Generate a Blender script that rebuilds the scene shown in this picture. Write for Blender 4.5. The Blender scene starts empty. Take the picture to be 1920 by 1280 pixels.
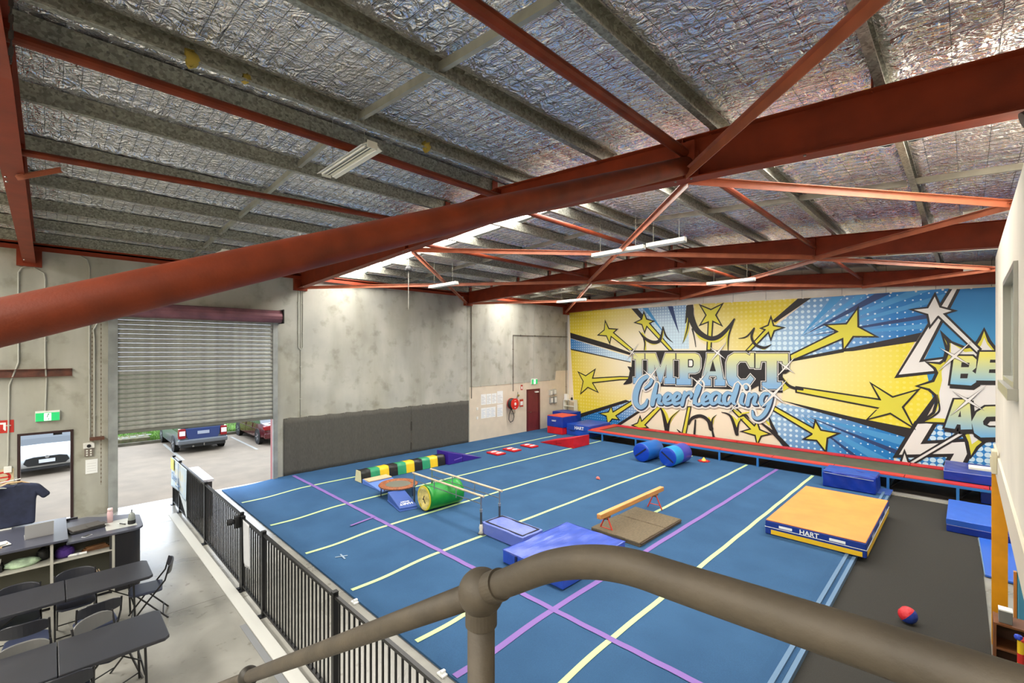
import bpy, math, random
from mathutils import Vector, Matrix
from mathutils.geometry import tessellate_polygon
random.seed(7)
PI = math.pi
sc = bpy.context.scene
COL = sc.collection

# ------------------------------------------------------------------ camera, world, exposure
CAM_Z = 4.0
YAW = math.radians(44.8)
cam = bpy.data.cameras.new('camera'); cam_o = bpy.data.objects.new('camera', cam); COL.objects.link(cam_o)
cam_o.location = (0, 0, CAM_Z); cam_o.rotation_euler = (PI / 2, 0, YAW)
cam.sensor_width = 36; cam.lens = 36 * 860 / 1920; cam.shift_y = 17 / 1920
cam.clip_start = 0.02; cam.clip_end = 200
sc.camera = cam_o
SKY_STRENGTH = 3.4
SKYLIGHT_STRENGTH = 10.5
ADDED_REAR_SKYLIGHT = 16.5
w = bpy.data.worlds.new('sky'); sc.world = w; w.use_nodes = True
wn = w.node_tree; bg = wn.nodes['Background']
tcw = wn.nodes.new('ShaderNodeTexCoord'); sep = wn.nodes.new('ShaderNodeSeparateXYZ'); rampw = wn.nodes.new('ShaderNodeValToRGB')
wn.links.new(tcw.outputs['Generated'], sep.inputs[0]); wn.links.new(sep.outputs['Z'], rampw.inputs[0])
rampw.color_ramp.elements[0].color = (0.80, 0.87, 0.97, 1); rampw.color_ramp.elements[1].color = (0.72, 0.84, 1.0, 1)
wn.links.new(rampw.outputs[0], bg.inputs[0]); bg.inputs[1].default_value = SKY_STRENGTH
sc.view_settings.view_transform = 'Standard'; sc.view_settings.look = 'None'
sc.view_settings.exposure = 0.88; sc.view_settings.gamma = 1; sc.view_settings.use_curve_mapping = False
sc.cycles.use_denoising = True
sc.cycles.max_bounces = 8; sc.cycles.diffuse_bounces = 5; sc.cycles.glossy_bounces = 4
sc.cycles.transmission_bounces = 6; sc.cycles.transparent_max_bounces = 8
sc.cycles.sample_clamp_indirect = 6; sc.cycles.caustics_reflective = False; sc.cycles.caustics_refractive = False

# ------------------------------------------------------------------ helpers
def lin(c):
    return tuple(((v / 255) / 12.92 if v / 255 <= 0.04045 else ((v / 255 + 0.055) / 1.055) ** 2.4) for v in c) + (1,)

MATS = {}
def M(name, col, rough=0.6, metal=0.0, var=0.0, vscale=3.0, bump=0.0, bscale=40.0, col2=None, stretch=None, emit=None, spec=0.5, detail=3, alpha=1.0, coat=0.0):
    if name in MATS: return MATS[name]
    m = bpy.data.materials.new(name); m.use_nodes = True; MATS[name] = m
    nt = m.node_tree; b = nt.nodes['Principled BSDF']
    b.inputs['Base Color'].default_value = lin(col); b.inputs['Roughness'].default_value = rough
    b.inputs['Metallic'].default_value = metal; b.inputs['Specular IOR Level'].default_value = spec
    if coat: b.inputs['Coat Weight'].default_value = coat
    if alpha < 1: b.inputs['Alpha'].default_value = alpha
    tc = nt.nodes.new('ShaderNodeTexCoord'); mp = nt.nodes.new('ShaderNodeMapping')
    nt.links.new(tc.outputs['Object'], mp.inputs[0])
    if stretch: mp.inputs['Scale'].default_value = stretch
    if var > 0 or col2:
        n = nt.nodes.new('ShaderNodeTexNoise'); n.inputs['Scale'].default_value = vscale; n.inputs['Detail'].default_value = detail
        nt.links.new(mp.outputs[0], n.inputs[0])
        r = nt.nodes.new('ShaderNodeValToRGB'); r.color_ramp.elements[0].position = 0.32; r.color_ramp.elements[1].position = 0.68
        c2 = col2 if col2 else tuple(min(255, v * (1 + var)) for v in col)
        c1 = col if col2 else tuple(v * (1 - var) for v in col)
        r.color_ramp.elements[0].color = lin(c1); r.color_ramp.elements[1].color = lin(c2)
        nt.links.new(n.outputs['Fac'], r.inputs[0]); nt.links.new(r.outputs[0], b.inputs['Base Color'])
    if bump > 0:
        n2 = nt.nodes.new('ShaderNodeTexNoise'); n2.inputs['Scale'].default_value = bscale; n2.inputs['Detail'].default_value = 4
        nt.links.new(mp.outputs[0], n2.inputs[0])
        bp = nt.nodes.new('ShaderNodeBump'); bp.inputs['Strength'].default_value = bump; bp.inputs['Distance'].default_value = 0.02
        nt.links.new(n2.outputs['Fac'], bp.inputs['Height']); nt.links.new(bp.outputs[0], b.inputs['Normal'])
    if emit:
        b.inputs['Emission Color'].default_value = lin(col); b.inputs['Emission Strength'].default_value = emit
    return m

class MB:
    def __init__(s): s.v = []; s.f = []
    def add(s, vs, fs):
        o = len(s.v); s.v += [tuple(v) for v in vs]; s.f += [tuple(i + o for i in f) for f in fs]; return s
    def box(s, c, d, rz=0, mat=None):
        x, y, z = [q / 2 for q in d]; vs = []
        for a in (-1, 1):
            for b in (-1, 1):
                for e in (-1, 1):
                    p = Vector((a * x, b * y, e * z))
                    if rz: p = Matrix.Rotation(rz, 3, 'Z') @ p
                    if mat: p = mat @ p
                    vs.append((p.x + c[0], p.y + c[1], p.z + c[2]))
        return s.add(vs, [(0, 1, 3, 2), (4, 6, 7, 5), (0, 4, 5, 1), (2, 3, 7, 6), (0, 2, 6, 4), (1, 5, 7, 3)])
    def bb(s, x0, x1, y0, y1, z0, z1):
        return s.box(((x0 + x1) / 2, (y0 + y1) / 2, (z0 + z1) / 2), (abs(x1 - x0), abs(y1 - y0), abs(z1 - z0)))
    def tube(s, pts, r, n=8, cap=True, flat=1.0):
        pts = [Vector(p) for p in pts]; rings = []; N = len(pts)
        rr = r if isinstance(r, (list, tuple)) else [r] * N
        prev = None
        for i, p in enumerate(pts):
            t = (pts[min(i + 1, N - 1)] - pts[max(i - 1, 0)]).normalized()
            if prev is None:
                up = Vector((0, 0, 1)) if abs(t.z) < 0.95 else Vector((1, 0, 0))
                u = t.cross(up).normalized()
            else:
                u = (prev - t * prev.dot(t)).normalized()
            prev = u; v = t.cross(u).normalized()
            rings.append([p + (u * math.cos(2 * PI * k / n + PI / n) + v * math.sin(2 * PI * k / n + PI / n) * flat) * rr[i] for k in range(n)])
        vs = [q for ring in rings for q in ring]; fs = []
        for i in range(N - 1):
            for k in range(n):
                a = i * n + k; b = i * n + (k + 1) % n
                fs.append((a, b, b + n, a + n))
        if cap: fs.append(tuple(range(n))[::-1]); fs.append(tuple((N - 1) * n + k for k in range(n)))
        return s.add(vs, fs)
    def bar(s, a, b, w_, h_):
        a = Vector(a); b = Vector(b); d = b - a; L = d.length; t = d / L
        up = Vector((0, 0, 1)) if abs(t.z) < 0.95 else Vector((1, 0, 0))
        u = t.cross(up).normalized(); v = u.cross(t).normalized(); vs = []
        for e in (a, b):
            for i, j in ((-1, -1), (1, -1), (1, 1), (-1, 1)): vs.append(e + u * i * w_ / 2 + v * j * h_ / 2)
        return s.add(vs, [(0, 1, 2, 3), (7, 6, 5, 4), (0, 4, 5, 1), (1, 5, 6, 2), (2, 6, 7, 3), (3, 7, 4, 0)])
    def lathe(s, prof, c=(0, 0, 0), n=24, axis='Z'):
        vs = []; fs = []; P = len(prof)
        for k in range(n):
            a = 2 * PI * k / n
            for r, z in prof:
                x, y = r * math.cos(a), r * math.sin(a)
                q = (x, y, z) if axis == 'Z' else ((z, x, y) if axis == 'X' else (x, z, y))
                vs.append((q[0] + c[0], q[1] + c[1], q[2] + c[2]))
        for k in range(n):
            k2 = (k + 1) % n
            for i in range(P - 1): fs.append((k * P + i, k2 * P + i, k2 * P + i + 1, k * P + i + 1))
        return s.add(vs, fs)
    def prism(s, poly, a, b, axis='Y'):
        n = len(poly); vs = []
        for e in (a, b):
            for p, q in poly:
                vs.append((p, e, q) if axis == 'Y' else ((e, p, q) if axis == 'X' else (p, q, e)))
        s.add(vs, [tuple(range(n)), tuple(range(2 * n - 1, n - 1, -1))] + [(i, (i + 1) % n, n + (i + 1) % n, n + i) for i in range(n)])
        return s
    def mesh(s, name):
        me = bpy.data.meshes.new(name); me.from_pydata(s.v, [], s.f); me.update(); return me

def fixn(me):
    import bmesh
    b = bmesh.new(); b.from_mesh(me); bmesh.ops.recalc_face_normals(b, faces=b.faces); b.to_mesh(me); b.free()

def O(name, mb, mat, parent=None, smooth=False, bevel=0, seg=2, loc=None, label=None, recalc=True, sub=0):
    me = mb if isinstance(mb, bpy.types.Mesh) else mb.mesh(name)
    if recalc and not isinstance(mb, bpy.types.Mesh): fixn(me)
    if mat and not me.materials: me.materials.append(mat)
    o = bpy.data.objects.new(name, me); COL.objects.link(o)
    if smooth: me.shade_smooth()
    if bevel:
        m = o.modifiers.new('b', 'BEVEL'); m.width = bevel; m.segments = seg; m.limit_method = 'ANGLE'; m.angle_limit = 0.6
    if sub:
        m = o.modifiers.new('s', 'SUBSURF'); m.levels = sub; m.render_levels = sub
    if parent: o.parent = parent
    if loc: o.location = loc
    if label: o['label'] = label
    return o

def T(name, label, cat, loc=(0, 0, 0), rz=0, group=None):
    o = bpy.data.objects.new(name, None); COL.objects.link(o); o.location = loc; o.rotation_euler = (0, 0, rz)
    o.empty_display_size = 0.1
    o['label'] = label; o['category'] = cat
    if group: o['group'] = group
    return o

def tag(o, label, cat, group=None):
    o['label'] = label; o['category'] = cat
    if group: o['group'] = group
    return o

def S(name, loc=(0, 0, 0)):
    o = bpy.data.objects.new(name, None); COL.objects.link(o); o.location = loc; o['kind'] = 'structure'; return o

def dup(root, loc=None, rz=None, label=None):
    r = root.copy(); COL.objects.link(r)
    if loc is not None: r.location = loc
    if rz is not None: r.rotation_euler = (0, 0, rz)
    if label: r['label'] = label
    for ch in list(root.children):
        c = ch.copy(); COL.objects.link(c); c.parent = r
        for g in ch.children:
            d = g.copy(); COL.objects.link(d); d.parent = c
    return r

def shade_auto(o, ang=0.6):
    me = o.data
    me.shade_smooth()
    try: me.set_sharp_from_angle(angle=ang)
    except Exception: pass
    return o

def text_mesh(s, size, extrude=0.0005, bold=0.0):
    cu = bpy.data.curves.new('t', 'FONT'); cu.body = s; cu.size = size; cu.extrude = extrude; cu.offset = bold
    cu.align_x = 'CENTER'; cu.align_y = 'CENTER'; cu.resolution_u = 3
    t = bpy.data.objects.new('t', cu)
    me = bpy.data.meshes.new_from_object(t)
    bpy.data.objects.remove(t); return me

def text(name, s, size, mat, parent, M4, bold=0.0):
    me = text_mesh(s, size, bold=bold); me.transform(M4)
    return O(name, me, mat, parent)

def frame_m(origin, xdir, ydir):
    x = Vector(xdir).normalized(); y = Vector(ydir).normalized(); z = x.cross(y)
    m = Matrix(((x.x, y.x, z.x, origin[0]), (x.y, y.y, z.y, origin[1]), (x.z, y.z, z.z, origin[2]), (0, 0, 0, 1)))
    return m

# ------------------------------------------------------------------ materials
RED = M('oxide_red_paint', (132, 50, 24), 0.55, var=0.08, vscale=2.5, spec=0.3, bump=0.06, bscale=60)
REDP = M('oxide_red_tube_paint', (112, 46, 22), 0.5, var=0.12, vscale=4, spec=0.3, bump=0.06, bscale=70)
GREY_BLUE = M('grey_bar_paint', (60, 66, 72), 0.4)
BLK = M('black_powder_coat', (9, 9, 11), 0.4)
BLKP = M('black_plastic', (22, 22, 24), 0.5)
WHT = M('white_enamel', (225, 225, 218), 0.4)
CREAM = M('cream_plaster', (226, 219, 203), 0.75, var=0.03, vscale=1.2)
CONDUIT = M('grey_conduit', (176, 176, 166), 0.5)
STEEL = M('brushed_steel', (150, 150, 148), 0.32, 1.0, var=0.1)
BLUEV = M('blue_vinyl', (28, 72, 168), 0.38, var=0.08, vscale=2, bump=0.25, bscale=9)
BLUED = M('deep_blue_vinyl', (16, 50, 150), 0.36, var=0.08, vscale=3, bump=0.2, bscale=8)
BLUEL = M('light_blue_vinyl', (92, 116, 190), 0.36, var=0.06, vscale=3, bump=0.25, bscale=10)
REDV = M('red_vinyl', (198, 24, 32), 0.38, var=0.06, bump=0.15, bscale=10)
PAPER = M('white_paper', (232, 234, 232), 0.8)
GLASS = M('dark_glass', (30, 36, 40), 0.08, spec=0.8)
YEL = M('yellow_vinyl', (236, 196, 30), 0.42, var=0.05)
GRN = M('exit_green', (30, 160, 90), 0.4, emit=0.6)
SIGNW = M('sign_white', (235, 245, 238), 0.4, emit=0.5)
SIGNR = M('sign_red', (190, 40, 30), 0.5)

def galv():
    m = M('galvanised_steel', (128, 128, 118), 0.42, 0.55)
    nt = m.node_tree; b = nt.nodes['Principled BSDF']; tc = nt.nodes['Texture Coordinate']
    v = nt.nodes.new('ShaderNodeTexVoronoi'); v.inputs['Scale'].default_value = 38
    nt.links.new(tc.outputs['Object'], v.inputs[0])
    r = nt.nodes.new('ShaderNodeValToRGB'); r.color_ramp.elements[0].color = lin((108, 108, 98)); r.color_ramp.elements[1].color = lin((182, 182, 168))
    nt.links.new(v.outputs['Color'], r.inputs[0]); nt.links.new(r.outputs[0], b.inputs['Base Color'])
    return m
GALV = galv()

def foil():
    m = M('foil_insulation', (250, 250, 250), 0.15, 0.82)
    nt = m.node_tree; b = nt.nodes['Principled BSDF']; tc = nt.nodes['Texture Coordinate']
    def ridge(scale, st, dist):
        mp = nt.nodes.new('ShaderNodeMapping'); mp.inputs['Scale'].default_value = st
        nt.links.new(tc.outputs['Object'], mp.inputs[0])
        n = nt.nodes.new('ShaderNodeTexNoise'); n.inputs['Scale'].default_value = scale; n.inputs['Detail'].default_value = 1.5; n.inputs['Distortion'].default_value = dist
        nt.links.new(mp.outputs[0], n.inputs[0])
        s1 = nt.nodes.new('ShaderNodeMath'); s1.operation = 'SUBTRACT'; s1.inputs[1].default_value = 0.5; nt.links.new(n.outputs['Fac'], s1.inputs[0])
        s2 = nt.nodes.new('ShaderNodeMath'); s2.operation = 'ABSOLUTE'; nt.links.new(s1.outputs[0], s2.inputs[0]); return s2.outputs[0]
    r1 = ridge(5.5, (1, 1, 1), 1.6); r2 = ridge(9.0, (0.5, 2.0, 1), 0.8); r3 = ridge(20.0, (1, 1, 1), 1.0)
    a1 = nt.nodes.new('ShaderNodeMath'); a1.operation = 'MULTIPLY_ADD'; a1.inputs[1].default_value = 0.5; nt.links.new(r2, a1.inputs[0]); nt.links.new(r1, a1.inputs[2])
    a2 = nt.nodes.new('ShaderNodeMath'); a2.operation = 'MULTIPLY_ADD'; a2.inputs[1].default_value = 0.22; nt.links.new(r3, a2.inputs[0]); nt.links.new(a1.outputs[0], a2.inputs[2])
    bp = nt.nodes.new('ShaderNodeBump'); bp.inputs['Strength'].default_value = 1.0; bp.inputs['Distance'].default_value = 0.06
    nt.links.new(a2.outputs[0], bp.inputs['Height']); nt.links.new(bp.outputs[0], b.inputs['Normal'])
    return m
FOIL = foil()

def concrete_wall():
    m = M('wall_concrete', (186, 184, 170), 0.85)
    nt = m.node_tree; b = nt.nodes['Principled BSDF']; tc = nt.nodes['Texture Coordinate']
    def noise(s, d, st=None):
        n = nt.nodes.new('ShaderNodeTexNoise'); n.inputs['Scale'].default_value = s; n.inputs['Detail'].default_value = d
        if st:
            mp = nt.nodes.new('ShaderNodeMapping'); mp.inputs['Scale'].default_value = st
            nt.links.new(tc.outputs['Object'], mp.inputs[0]); nt.links.new(mp.outputs[0], n.inputs[0])
        else: nt.links.new(tc.outputs['Object'], n.inputs[0])
        return n
    n1 = noise(0.55, 6); n2 = noise(2.6, 8); n3 = noise(1.3, 4, (1, 1, 0.25))
    r1 = nt.nodes.new('ShaderNodeValToRGB'); r1.color_ramp.elements[0].position = 0.3; r1.color_ramp.elements[1].position = 0.72
    r1.color_ramp.elements[0].color = lin((160, 160, 152)); r1.color_ramp.elements[1].color = lin((196, 194, 182))
    nt.links.new(n1.outputs['Fac'], r1.inputs[0])
    r2 = nt.nodes.new('ShaderNodeValToRGB'); r2.color_ramp.elements[0].position = 0.26; r2.color_ramp.elements[1].position = 0.46
    r2.color_ramp.elements[0].color = lin((186, 184, 168)); r2.color_ramp.elements[1].color = (1, 1, 1, 1)
    nt.links.new(n2.outputs['Fac'], r2.inputs[0])
    r3 = nt.nodes.new('ShaderNodeValToRGB'); r3.color_ramp.elements[0].position = 0.35; r3.color_ramp.elements[1].position = 0.6
    r3.color_ramp.elements[0].color = lin((222, 221, 214)); r3.color_ramp.elements[1].color = (1, 1, 1, 1)
    nt.links.new(n3.outputs['Fac'], r3.inputs[0])
    mx = nt.nodes.new('ShaderNodeMixRGB'); mx.blend_type = 'MULTIPLY'; mx.inputs[0].default_value = 0.6
    nt.links.new(r1.outputs[0], mx.inputs[1]); nt.links.new(r2.outputs[0], mx.inputs[2])
    mx2 = nt.nodes.new('ShaderNodeMixRGB'); mx2.blend_type = 'MULTIPLY'; mx2.inputs[0].default_value = 0.8
    nt.links.new(mx.outputs[0], mx2.inputs[1]); nt.links.new(r3.outputs[0], mx2.inputs[2])
    nt.links.new(mx2.outputs[0], b.inputs['Base Color'])
    return m
WALLC = concrete_wall()

def concrete_floor():
    m = M('floor_concrete', (160, 158, 152), 0.32, spec=0.5)
    nt = m.node_tree; b = nt.nodes['Principled BSDF']; tc = nt.nodes['Texture Coordinate']
    n1 = nt.nodes.new('ShaderNodeTexNoise'); n1.inputs['Scale'].default_value = 1.1; n1.inputs['Detail'].default_value = 8; n1.inputs['Distortion'].default_value = 0.6
    nt.links.new(tc.outputs['Object'], n1.inputs[0])
    r1 = nt.nodes.new('ShaderNodeValToRGB'); r1.color_ramp.elements[0].position = 0.3; r1.color_ramp.elements[1].position = 0.7
    r1.color_ramp.elements[0].color = lin((122, 121, 114)); r1.color_ramp.elements[1].color = lin((158, 156, 148))
    nt.links.new(n1.outputs['Fac'], r1.inputs[0])
    n2 = nt.nodes.new('ShaderNodeTexNoise'); n2.inputs['Scale'].default_value = 7; n2.inputs['Detail'].default_value = 9
    nt.links.new(tc.outputs['Object'], n2.inputs[0])
    r2 = nt.nodes.new('ShaderNodeValToRGB'); r2.color_ramp.elements[0].position = 0.26; r2.color_ramp.elements[1].position = 0.38
    r2.color_ramp.elements[0].color = lin((180, 177, 168)); r2.color_ramp.elements[1].color = (1, 1, 1, 1)
    nt.links.new(n2.outputs['Fac'], r2.inputs[0])
    mx = nt.nodes.new('ShaderNodeMixRGB'); mx.blend_type = 'MULTIPLY'; mx.inputs[0].default_value = 0.8
    nt.links.new(r1.outputs[0], mx.inputs[1]); nt.links.new(r2.outputs[0], mx.inputs[2]); nt.links.new(mx.outputs[0], b.inputs['Base Color'])
    mr = nt.nodes.new('ShaderNodeMapRange'); mr.inputs[3].default_value = 0.18; mr.inputs[4].default_value = 0.42
    nt.links.new(n1.outputs['Fac'], mr.inputs[0]); nt.links.new(mr.outputs[0], b.inputs['Roughness'])
    return m
FLOORC = concrete_floor()
CARPET = M('blue_carpet', (58, 93, 130), 0.95, var=0.1, vscale=220, bump=0.3, bscale=400, spec=0.15)
def carpet_tone():
    nt = CARPET.node_tree; b = nt.nodes['Principled BSDF']
    src = b.inputs['Base Color'].links[0].from_socket
    tc = nt.nodes['Texture Coordinate']; n = nt.nodes.new('ShaderNodeTexNoise'); n.inputs['Scale'].default_value = 1.1; n.inputs['Detail'].default_value = 5
    nt.links.new(tc.outputs['Object'], n.inputs[0])
    r = nt.nodes.new('ShaderNodeValToRGB'); r.color_ramp.elements[0].position = 0.35; r.color_ramp.elements[1].position = 0.65
    r.color_ramp.elements[0].color = (0.82, 0.84, 0.86, 1); r.color_ramp.elements[1].color = (1, 1, 1, 1)
    mx = nt.nodes.new('ShaderNodeMixRGB'); mx.blend_type = 'MULTIPLY'; mx.inputs[0].default_value = 1
    nt.links.new(n.outputs['Fac'], r.inputs[0]); nt.links.new(src, mx.inputs[1]); nt.links.new(r.outputs[0], mx.inputs[2])
    nt.links.new(mx.outputs[0], b.inputs['Base Color'])
carpet_tone()
TAPEY = M('yellow_tape', (184, 210, 152), 0.7)
TAPEP = M('purple_tape', (128, 96, 168), 0.7)
BLACKFLOOR = M('charcoal_carpet', (56, 55, 52), 0.95, var=0.1, vscale=150, spec=0.2)

# ------------------------------------------------------------------ setting: floor and walls
WX = -15.1      # concrete wall plane
MY = 19.4       # mural wall plane
RX = 3.4        # far right wall
BY = -7.5       # wall behind the camera
fl = S('floor')
xs = [-15.1, -13.3, -8.62, -4.2, 1.6, RX]; ys = [BY, -3.2, 2.30, 8.0, 13.8, MY]
for i in range(len(xs) - 1):
    for j in range(len(ys) - 1):
        g = 0.004
        O('slab', MB().bb(xs[i] + g, xs[i + 1] - g, ys[j] + g, ys[j + 1] - g, -0.12, 0.0), FLOORC, fl)
O('joint_filler', MB().bb(WX, RX, BY, MY, -0.2, -0.006), M('dark_joint', (60, 58, 54), 0.9), fl)
# threshold slab outside line of the wall
O('threshold', MB().bb(-15.32, -15.1, 1.16, 4.81, -0.12, 0.0), FLOORC, fl)
O('threshold', MB().bb(-15.32, -15.1, -0.51, 0.38, -0.12, 0.0), FLOORC, fl)

def rail_z(x):  # underside of purlins (top of rafters) along the slope
    if x < -5.85: return 6.46 + (x + 15.1) * (6.85 - 6.46) / 9.25
    return 6.85 - (x + 5.85) * 0.068
def raf_b(x):
    if x < -5.85: return 5.97 + (x + 15.1) * (6.33 - 5.97) / 9.25
    return 6.33 - (x + 5.85) * 0.064

wl = S('wall_left')
TH = 0.2
def wp(y0, y1, z0, z1): return (WX - TH, WX, y0, y1, z0, z1)
g = 0.008
HW = 6.42
m = MB(); m.bb(*wp(BY, -0.52, 0, HW)).bb(*wp(-0.52, 0.39, 2.13, HW)).bb(*wp(0.39, 1.15, 0, HW)).bb(*wp(1.15, 4.83, 4.9, HW)).bb(*wp(4.83, 5.62 - g, 0, HW))
O('concrete_panel', m, WALLC, wl)
O('concrete_panel', MB().bb(*wp(5.62 + g, 12.5 - g, 0, HW)), WALLC, wl)
O('concrete_panel', MB().bb(*wp(12.5 + g, MY + 0.2, 0, HW)), WALLC, wl)
O('joint_sealant', MB().bb(WX - 0.15, WX - 0.012, 5.6, 5.64, 0, HW).bb(WX - 0.15, WX - 0.012, 12.48, 12.52, 0, HW), M('joint_sealant', (96, 92, 84), 0.9), wl)
DADO = M('beige_paint', (212, 200, 180), 0.65, var=0.02)
O('painted_dado', MB().prism([(12.62, 0.02), (MY, 0.02), (MY, 2.95), (18.42, 2.95), (18.35, 2.48), (12.62, 2.43)], WX + 0.001, WX + 0.008, 'X'), DADO, wl)

wb = S('wall_back')
PAN = M('white_wall_panel', (222, 217, 206), 0.7, var=0.02)
x = WX
while x < RX:
    x2 = min(x + 1.2, RX)
    O('wall_panel', MB().bb(x + 0.005, x2 - 0.005, MY, MY + 0.1, 0, 7.2), PAN, wb); x = x2
O('backing', MB().bb(WX, RX, MY + 0.02, MY + 0.12, 0, 7.2), M('dark_joint', (60, 58, 54)), wb)
wr = O('wall_right', MB().bb(RX, RX + 0.15, BY, MY, 0, 6.4), CREAM); wr['kind'] = 'structure'
wf = O('wall_front', MB().bb(WX, RX, BY - 0.15, BY, 0, 7.0), CREAM); wf['kind'] = 'structure'

# door and shutter openings
FR = M('dark_brown_frame', (46, 26, 26), 0.4)
d1 = S('door_1')
O('jamb', MB().bb(WX - 0.17, WX + 0.02, -0.52, -0.47, 0, 2.13), FR, d1)
O('jamb', MB().bb(WX - 0.17, WX + 0.02, 0.34, 0.39, 0, 2.13), FR, d1)
O('head', MB().bb(WX - 0.17, WX + 0.02, -0.47, 0.34, 2.08, 2.13), FR, d1)
O('closer_arm', MB().bb(WX - 0.08, WX - 0.02, 0.05, 0.2, 2.03, 2.08), BLK, d1)
# open leaf swung outwards against the outer face
O('leaf', MB().bb(WX - 0.245, WX - 0.205, -1.42, -0.54, 0.02, 2.08), FR, d1)

DRED = M('maroon_door', (112, 42, 44), 0.5, var=0.05)
d2 = S('door_2')
O('leaf', MB().bb(WX + 0.012, WX + 0.03, 16.26, 17.0, 0.1, 2.06), DRED, d2)
fr = MB().bb(WX + 0.005, WX + 0.06, 16.19, 16.26, 0.08, 2.12).bb(WX + 0.005, WX + 0.06, 17.0, 17.12, 0.08, 2.12).bb(WX + 0.005, WX + 0.06, 16.26, 17.0, 2.06, 2.12)
O('door_frame', fr, M('maroon_frame', (88, 30, 34), 0.5), d2)
h = O('door_handle', MB().tube([(WX + 0.03, 16.33, 1.02), (WX + 0.09, 16.33, 1.02), (WX + 0.09, 16.45, 1.02)], 0.012, 8), STEEL, d2)
O('door_closer', MB().bb(WX + 0.03, WX + 0.1, 16.75, 16.98, 1.94, 2.0).bar((WX + 0.08, 16.8, 1.99), (WX + 0.2, 16.55, 2.02), 0.02, 0.012), WHT, d2)

# roller shutter
sh = T('roller_shutter', 'grey ribbed steel roller shutter half lowered over the big doorway', 'roller door', (WX, 2.99, 0))
SL = M('shutter_slat', (150, 151, 143), 0.6, 0.15, var=0.1, vscale=6, bump=0.1, bscale=60)
prof = [(0.0, 0.0), (0.018, 0.012), (0.030, 0.04), (0.030, 0.075), (0.018, 0.103), (0.0, 0.115), (-0.006, 0.115), (-0.006, 0.0)]
sm = MB().prism([(px, pz) for px, pz in prof], -1.80, 1.80, 'Y'); slat = sm.mesh('slat'); fixn(slat); slat.materials.append(SL)
z = 1.97; k = 0
while z < 4.82:
    o = O('slat', slat, None, sh, loc=(0.02, 0, z)); z += 0.117; k += 1
O('bottom_bar', MB().bb(0.0, 0.06, -1.8, 1.8, 1.91, 1.975), M('shutter_bar', (112, 113, 104), 0.5, 0.3), sh)
GU = M('guide_steel', (150, 154, 152), 0.5, 0.3, var=0.08)
O('guide_channel', MB().bb(0.005, 0.09, -1.98, -1.80, 0, 4.85), GU, sh)
O('guide_channel', MB().bb(0.005, 0.09, 1.80, 1.93, 0, 4.85), GU, sh)
O('jamb_lining', MB().bb(-0.2, 0.0, 1.815, 1.835, 0, 4.85), M('faded_pink_jamb', (150, 92, 92), 0.6), sh)
drum = MB(); n = 14
ring = [(0.20 + 0.19 * math.cos(2 * PI * i / n), 5.03 + 0.19 * math.sin(2 * PI * i / n)) for i in range(n)]
drum.prism(ring, -1.92, 1.98, 'Y')
O('coil_cover', drum, M('plum_steel', (132, 88, 96), 0.45, 0.2, var=0.1), sh)
O('end_bracket', MB().bb(0.0, 0.42, 1.985, 2.01, 4.82, 5.24), BLKP, sh)
O('end_bracket', MB().bb(0.0, 0.42, -1.97, -1.94, 4.82, 5.24), BLKP, sh)
O('chain_wheel', MB().lathe([(0, -0.04), (0.14, -0.04), (0.14, 0.04), (0, 0.04)], (0.2, -2.12, 4.86), 16, 'Y'), BLKP, sh)
CH = M('rusty_chain', (110, 96, 80), 0.7, 0.3)
def chain(mb, x, y, z0, z1):
    n = int(abs(z1 - z0) / 0.05)
    for i in range(n):
        zz = z0 + (z1 - z0) * (i + 0.5) / n
        mb.box((x, y, zz), (0.006 if i % 2 else 0.02, 0.02 if i % 2 else 0.006, 0.046))
c = MB(); chain(c, 0.2, -2.28, 1.9, 4.85); chain(c, 0.2, -2.12, 0.75, 4.7)
o = O('hand_chain', c, CH, sh); o['kind'] = 'stuff'
O('chain_hook', MB().bb(0, 0.22, -2.32, -2.06, 1.84, 1.9), M('rust_brown', (90, 56, 40), 0.8), sh)
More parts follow.
